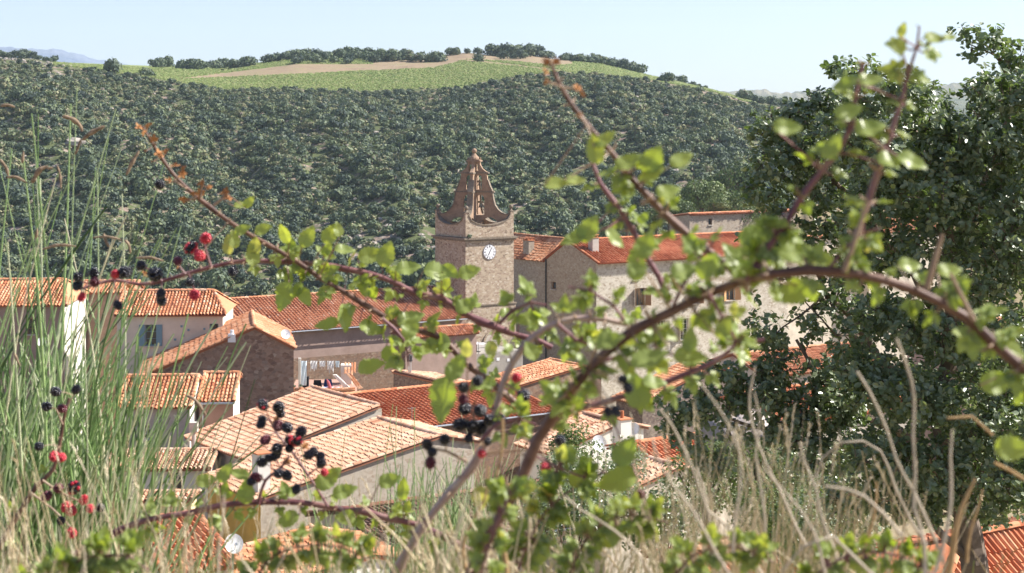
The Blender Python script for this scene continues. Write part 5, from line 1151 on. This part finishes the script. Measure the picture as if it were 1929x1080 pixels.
bramble('pale pink bramble cane bending over like a hook in the centre',[(735,1100),(770,1035),(805,980),(850,925),(890,880),(915,838),(935,770),(952,710),(985,655),(1030,617),(1085,600),(1140,602),(1195,614),(1240,600)],[18,18,17,17,16,15,14,13,11,8],2.5,'cane_pale',70,62,(.45,1),seed=4,
  berries=[(873,730,10,'ripe'),(872,752,9,'half'),(900,718,10,'ripe'),(876,770,12,'ripe'),(904,774,12,'ripe'),(866,800,12,'ripe'),(889,804,12,'ripe'),(905,806,13,'ripe'),(921,792,11,'ripe'),(941,792,12,'ripe'),(838,828,10,'ripe'),(883,826,9,'ripe'),(805,837,10,'ripe'),(814,852,9,'ripe'),(811,872,10,'half'),(918,832,8,'ripe'),(986,745,12,'ripe'),(973,712,9,'red'),(908,855,8,'red'),(1028,882,9,'red'),(1055,830,10,'ripe'),(1058,863,9,'ripe'),(1207,931,8,'half')],
  twigs=[([(918,830),(900,800),(885,770),(880,740)],6),([(925,810),(930,795),(940,790)],5),([(880,870),(840,850),(812,845)],7),([(950,720),(970,735),(985,745)],5),([(905,855),(960,850),(1055,845)],5)],calyx=[(880,790,9),(895,760,8)],
  extra=[(835,755,90,-95,.35),(860,690,60,60,.4),(775,615,50,60,.5),(1140,640,50,0,.7),(1100,640,50,30,.5),(880,655,36,90,.95),(1000,660,40,120,.6),(905,940,50,-90,.97)])
bramble('reddish bramble cane rising with rusty calyxes at its tip above the red roof',[(1038,120),(1052,155),(1075,195),(1110,240),(1150,285),(1180,325),(1225,375),(1275,425),(1330,470),(1370,500),(1400,535)],[7,9,10,12,13,14,15,16,17],2.1,'cane_brown',50,70,(.34,1),seed=5,
  calyx=[(1030,118,10),(1048,116,9),(1028,135,8),(1030,155,8),(1088,165,9),(1097,177,9),(1092,218,10),(1025,113,8)],twigs=[([(1090,215),(1105,235)],5),([(1060,165),(1088,168)],5)],
  extra=[(1120,280,60,100,.8),(1140,262,50,40,.8),(1185,305,56,30,.65),(1230,300,60,60,.5),(1225,325,56,200,.7),(1285,300,50,30,.75),(1050,345,50,10,.8),(1085,340,40,0,.85),(1260,360,50,20,.6)])
bramble('thin bramble shoot leaning up beside the reddish cane',[(1112,295),(1130,345),(1160,385),(1190,430),(1210,470),(1240,520),(1262,570)],[8,10,11,12,13],2.4,'cane_purple',52,56,(.1,1),seed=6,extra=[(1110,430,60,60,.5),(1080,450,56,200,.45),(1160,450,50,-40,.6)])
bramble('tall bramble shoot standing against the sky on the right',[(1732,50),(1727,90),(1712,135),(1698,190),(1678,250),(1655,320),(1635,380),(1612,445),(1590,512)],[5,7,10,13,15,15,15],1.85,'cane_purple',55,74,(.0,1),seed=7,extra=[(1690,85,40,120,.85),(1700,55,30,70,.85),(1762,72,44,0,.8),(1790,70,30,10,.8),(1590,160,50,200,.25),(1640,150,54,10,.6)],tint_=(.25,.85))
bramble('slender bramble shoot crossing the crown of the oak',[(1625,120),(1612,180),(1605,235),(1580,285),(1550,320),(1510,370),(1478,425),(1445,470),(1425,512)],[7,10,12,13,14,15],1.85,'cane_purple',52,78,(.05,1),seed=8,extra=[(1485,240,60,0,.55),(1600,210,60,20,.6),(1570,275,60,60,.55),(1640,240,60,20,.5),(1680,300,56,10,.4),(1720,305,60,-20,.5)],tint_=(.25,.75))
bramble('reddish bramble cane running right above the dry stalks',[(1000,835),(1040,792),(1085,772),(1140,758),(1190,742),(1250,722),(1300,702),(1350,680),(1390,650),(1440,640)],[15,13,12,12,11,9],2.35,'cane_purple',50,66,(.1,1),seed=9,extra=[(1200,735,70,100,.2),(1180,850,64,60,.25),(1160,905,80,190,.55),(1100,900,60,20,.6),(1235,720,50,0,.4)])
bramble('purple bramble cane lying across the bottom left of the roofs',[(60,1085),(120,1055),(180,1025),(240,992),(300,975),(365,965),(417,952),(500,946),(567,947),(633,958),(690,965),(735,978),(785,988),(840,1014),(890,1042),(930,1090)],[16,15,14,13,13,13,13,13,14,15],3.2,'cane_purple',52,60,(.22,1),seed=10,
  berries=[(495,763,10,'mixed'),(525,768,11,'ripe'),(529,780,8,'ripe'),(494,790,8,'ripe'),(492,800,8,'ripe'),(524,803,9,'half'),(541,806,10,'ripe'),(567,814,10,'ripe'),(500,829,9,'half'),(546,828,9,'mixed'),(560,832,9,'mixed'),(522,845,10,'ripe'),(520,857,9,'ripe'),(545,845,8,'ripe'),(591,851,8,'ripe'),(582,857,9,'ripe'),(604,860,8,'ripe'),(605,873,9,'ripe'),(492,871,9,'ripe'),(506,864,7,'ripe'),(525,892,9,'ripe'),(541,896,9,'ripe'),(474,907,8,'ripe'),(482,900,9,'half'),(558,922,8,'ripe'),(611,890,7,'red')],
  twigs=[([(580,895),(560,865),(545,845),(520,815),(508,790)],6),([(487,950),(492,925),(500,905),(530,880),(545,860)],7),([(618,955),(600,925),(580,895)],6),([(515,800),(530,780)],4),([(580,895),(600,880)],4)],
  extra=[(425,890,42,60,.6),(450,892,40,160,.55),(390,905,44,10,.6),(650,925,50,20,.5),(620,900,60,40,.4),(735,905,46,20,.5),(540,980,50,200,.2),(465,925,50,80,.4),(650,975,40,180,.65),(760,920,44,90,.6)],calyx=[(520,790,9),(540,870,9),(575,840,8)])
bramble('bramble cane with red berries tangled in the broom at lower left',[(-20,1060),(10,1010),(40,960),(70,915),(100,885),(112,840),(120,790),(130,750)],[12,11,10,9,8,6],3.9,'cane_brown',90,50,(.1,.6),seed=11,
  berries=[(105,738,9,'ripe'),(143,734,8,'ripe'),(88,766,9,'ripe'),(117,770,8,'half'),(102,860,9,'red'),(116,862,8,'red'),(139,919,12,'mixed'),(110,920,9,'half'),(88,935,9,'half'),(158,942,8,'red'),(126,955,10,'red'),(135,963,9,'red'),(170,958,8,'red'),(189,957,8,'ripe'),(135,1004,9,'red'),(73,841,8,'ripe'),(115,981,8,'ripe')],
  twigs=[([(80,905),(110,925),(150,945),(190,965)],5),([(60,930),(100,960),(135,995)],5),([(118,800),(105,770),(95,768)],4),([(125,770),(138,745)],4)])
SH=[('leafy side shoot climbing from the thick arch below the red roof',[(1262,590),(1285,540),(1318,490),(1345,455)]),('leafy side shoot on top of the thick arch near the shuttered facade',[(1405,528),(1432,480),(1462,440),(1480,395)]),('leafy side shoot under the thick arch pointing right',[(1125,685),(1175,668),(1235,662),(1290,672)]),
('leafy side shoot hanging below the crest of the thick arch',[(1335,553),(1362,600),(1385,640),(1380,680)]),('leafy side shoot left of the thick arch in front of the shaded gable',[(1190,622),(1155,575),(1110,548),(1070,540)]),('leafy side shoot between the hooked cane and the stone gable',[(1050,610),(1085,640),(1130,655)]),
('leafy side shoot above the tower terrace',[(940,610),(965,585),(1000,570),(1030,575)]),('leafy side shoot above the arch before the oak crown',[(1560,508),(1590,470),(1625,440),(1660,430)]),('leafy side shoot hanging over the laundry roof annex',[(720,600),(760,640),(770,690)]),
('leafy side shoot near the hub of the berries at centre',[(905,830),(935,800),(975,790),(1010,800)])]
for i,(lb,pp) in enumerate(SH): bramble(lb,pp,[8,6,4],[1.95,1.85,2.0,1.9,2.1,2.3,2.6,1.8,3.3,2.4][i],'cane_purple',30,64,(.1,1),seed=60+i,tint_=(.15,.9))
# low canes in the thicket at the bottom
LOW=[('leafy bramble cane low at the bottom left of the corner roof',[(1500,1120),(1560,1065),(1630,1040),(1700,1050),(1760,1085)]),('leafy bramble shoot rising at the bottom centre right',[(1060,1130),(1090,1040),(1130,990),(1190,970),(1260,985)]),
     ('bramble shoot with yellow leaves under the thick dark cane',[(960,1120),(1000,1010),(1040,950),(1080,920)]),('low bramble shoot under the dry stalks right of centre',[(1250,1120),(1300,1050),(1380,1030),(1460,1060)]),
     ('low leafy shoot at the bottom left beside the broom',[(120,1120),(150,1080),(190,1050),(240,1045),(280,1075)]),('leafy bramble shoot at the bottom between two straw tufts',[(470,1130),(500,1060),(560,1030),(640,1030),(700,1060)]),
     ('short bramble shoot behind the thick cane crotch',[(900,1100),(930,1000),(960,930),(940,870)]),('leafy shoot at bottom left under the purple cane',[(20,1120),(90,1090),(160,1050),(220,1045)]),('bramble shoot with broad leaves right of the cane crotch',[(1010,860),(1050,880),(1100,900),(1140,890)])]
for i,(lb,pp) in enumerate(LOW): bramble(lb,pp,[6,5,4],2.0+.15*(i%3),'cane_brown' if i%2 else 'cane_purple',12,60,(0,1),seed=30+i,tint_=(.1,.95))
# ================================================================ DRY STALKS AND GRASS
ST=[([(1740,1120),(1728,1023),(1714,955),(1721,888),(1717,821),(1713,720),(1700,638)],11,'tall straight dry stalk beside the oak trunk'),([(1765,1060),(1740,980),(1721,929),(1684,865),(1667,804),(1650,737),(1630,700)],10,'dry stalk crossing left behind the tall straight one'),
([(1730,1010),(1700,950),(1684,919),(1660,850),(1633,831),(1595,834),(1563,862),(1545,900)],8,'dry stalk bent over into an arch'),([(1700,1010),(1665,970),(1627,935),(1600,922),(1565,916)],9,'dry stalk leaning low to the left under the arch'),
([(1580,1060),(1562,985),(1549,922),(1520,870),(1502,834)],10,'grey dry stalk with a forked top'),([(1645,1090),(1640,1023),(1643,908)],10,'short upright brown stalk'),([(1768,1080),(1775,989),(1785,861),(1791,810)],11,'upright purple-grey stalk near the oak trunk'),
([(1770,1100),(1798,989),(1832,902)],17,'stout brown stalk leaning right'),([(1815,1060),(1828,1000),(1849,922)],9,'thin brown stalk behind the stout leaning one'),([(1400,1120),(1347,1043),(1307,955),(1262,880),(1230,800)],8,'long pale stalk leaning left across the pale roof'),
([(1440,1090),(1381,989),(1347,962),(1324,908),(1300,868),(1270,820),(1235,770)],9,'pale curved stalk beside the long leaning one'),([(1375,1100),(1344,1009),(1324,942),(1304,881)],10,'bright straw stalk left of the boulder'),([(1392,1040),(1388,976),(1384,888),(1375,821),(1345,760),(1312,720)],7,'stalk curving up left over the boulder'),
([(1432,1020),(1425,939),(1421,855),(1428,790),(1415,740)],8,'pale stalk standing in front of the boulder'),([(1510,1030),(1482,955),(1441,871),(1425,770),(1421,690)],9,'tall pale stalk rising right of the boulder'),([(1560,1100),(1530,1000),(1490,930),(1452,880)],8,'short straw stalk leaning left'),
([(955,1100),(948,960),(942,860),(938,790)],13,'thick golden straw in front of the dark cane'),([(900,1120),(880,1010),(905,940),(915,880)],9,'thin straw left of the golden one'),([(1690,1110),(1610,1050),(1560,1010),(1500,1030),(1460,1080)],9,'grey stalk bent along the bottom right'),
([(1705,700),(1712,740)],1,None),([(1929,905),(1880,880)],1,None),([(1940,910),(1900,885),(1872,872)],10,'brown stalk poking in from the right edge'),([(1870,820),(1830,785),(1785,788)],8,'brown seed stalk leaning from the right'),([(700,1120),(690,1040),(640,960),(600,930)],6,'thin straw at the bottom centre left'),([(430,1110),(415,1000),(410,930)],6,'upright thin straw left of the berries'),([(1240,1100),(1150,1000),(1090,960),(1060,935)],8,'straw leaning left at bottom centre')]
M['stalk']=plaster_mat('dry_stalk',(.54,.46,.36),.3,sc=30)
M['stalk_brown']=plaster_mat('brown_stalk',(.44,.29,.15),.3,sc=30)
rg=np.random.default_rng(77)
for i,(pp,w_,lb) in enumerate(ST):
    if lb is None: continue
    w_=w_*.7; Y=[1.9,2.1,2.4][i%3]; q=smooth_path([V(*P(x,y,Y)) for x,y in pp],.02); qn=np.arange(len(q)); q[:,0]+=.006*np.sin(qn*.37+i)+.004*np.sin(qn*.9+2*i); root=empty('dry_stalk',q[0],lb,'dry stalk','dry stalks of last summer')
    mb=MB(); tube(mb,q,np.linspace(w_,w_*.6,len(q))/F*Y*.5*(1+.12*np.sin(np.arange(len(q))*.8)),7); mb.build('stem',M['stalk_brown' if 'brown' in lb or 'gold' in lb else 'stalk'],root,smooth=True)
    if len(q)>14:
        mb=MB()
        for k in range(8):
            j=int(len(q)*rg.uniform(.4,.95)); d=V(rg.uniform(-1,1),rg.uniform(-.3,.3),rg.uniform(.3,1)); L=rg.uniform(.03,.14); d/=np.linalg.norm(d); e=q[j]+d*L; tube(mb,smooth_path([q[j],q[j]+d*L*.5+V(0,0,-.004),e],.02),w_/F*Y*.22,5)
            tube(mb,[e-d*.006,e+d*.003,e+d*.012],[.001,.003,.001],5)
        mb.build('side_twig',M['stalk'],root)
def grass(name,label,n,xr,top,Y,mts,seed,w=(2.,4.5),heads=.3,tb=(0,1)):
    rg=np.random.default_rng(seed); mb=MB()
    for i in range(n):
        x=rg.uniform(*xr); y1=top(x,rg); Yk=rg.uniform(*Y); x2=x+rg.normal()*60; b=V(*P(x,1260,Yk)); e=V(*P(x2,y1,Yk)); mdl=(b+e)/2+V(rg.normal()*.02,0,.015)
        q=smooth_path([b,mdl,e],.05); r=rg.uniform(*w)/F*Yk*.5; t=rg.uniform(*tb); tube(mb,q,np.linspace(r,r*.3,len(q)),3,t,cap=False)
        if rg.random()<heads:
            d=(q[-1]-q[-2]); d/=np.linalg.norm(d)
            for k in range(7): c=e-d*.006*k; o=rg.normal(size=3)*.003; tube(mb,[c,c+o+d*.008],[.0014,.0003],3,min(1,t+.2),cap=False)
    return tag(mb.build(name,mts),label,'grass',kind='stuff')
grass('dry_grass','dry straw coloured grass along the bottom of the view',850,(-900,2900),lambda x,g: 1085-abs(g.normal())*52-(30 if 1150<x<1700 else -18)+(70 if x>1760 else 0)+(25 if 250<x<430 else 0),(2.0,3.2),M['straw'],5,w=(3.5,9),tb=(.25,1))
grass('dry_grass','taller dry grass stems with seed heads',110,(380,1100),lambda x,g: g.uniform(900,1040),(3.2,5),M['straw'],6,w=(1.2,2.6),heads=.8)
M['green_grass']=leaf_mat('green_grass',[(0,(.08,.13,.03)),(.6,(.17,.24,.06)),(1,(.35,.36,.14))],.5,.3,.25,(.35,.5,.05))
grass('green_grass','green grass blades mixed in the straw at the bottom',520,(-60,1780),lambda x,g: 1095-abs(g.normal())*55,(2.0,3.4),M['green_grass'],7,w=(3.5,8),heads=0)
grass('dry_grass','arching dry grass at the bottom left over the broom',160,(-60,420),lambda x,g: g.uniform(820,1060),(2.6,3.4),M['straw'],8,w=(2,4.5))

grass('dry_grass','thick golden straw tuft at the foot of the pale bramble cane',90,(800,980),lambda x,g: g.uniform(920,1050),(2.2,2.8),M['straw'],9,w=(5,11),heads=0,tb=(.5,1))
grass('dry_grass','pale straw stems among the dry stalks at the right',190,(1120,1720),lambda x,g: g.uniform(850,1060),(2.4,3.4),M['straw'],10,w=(2.5,6),heads=.4,tb=(.3,1))

grass('dry_grass','pale feathery seed heads standing before the oak',70,(1200,1560),lambda x,g: g.uniform(760,960),(2.2,3.2),M['straw'],12,w=(2.5,5),heads=.9,tb=(.5,1))
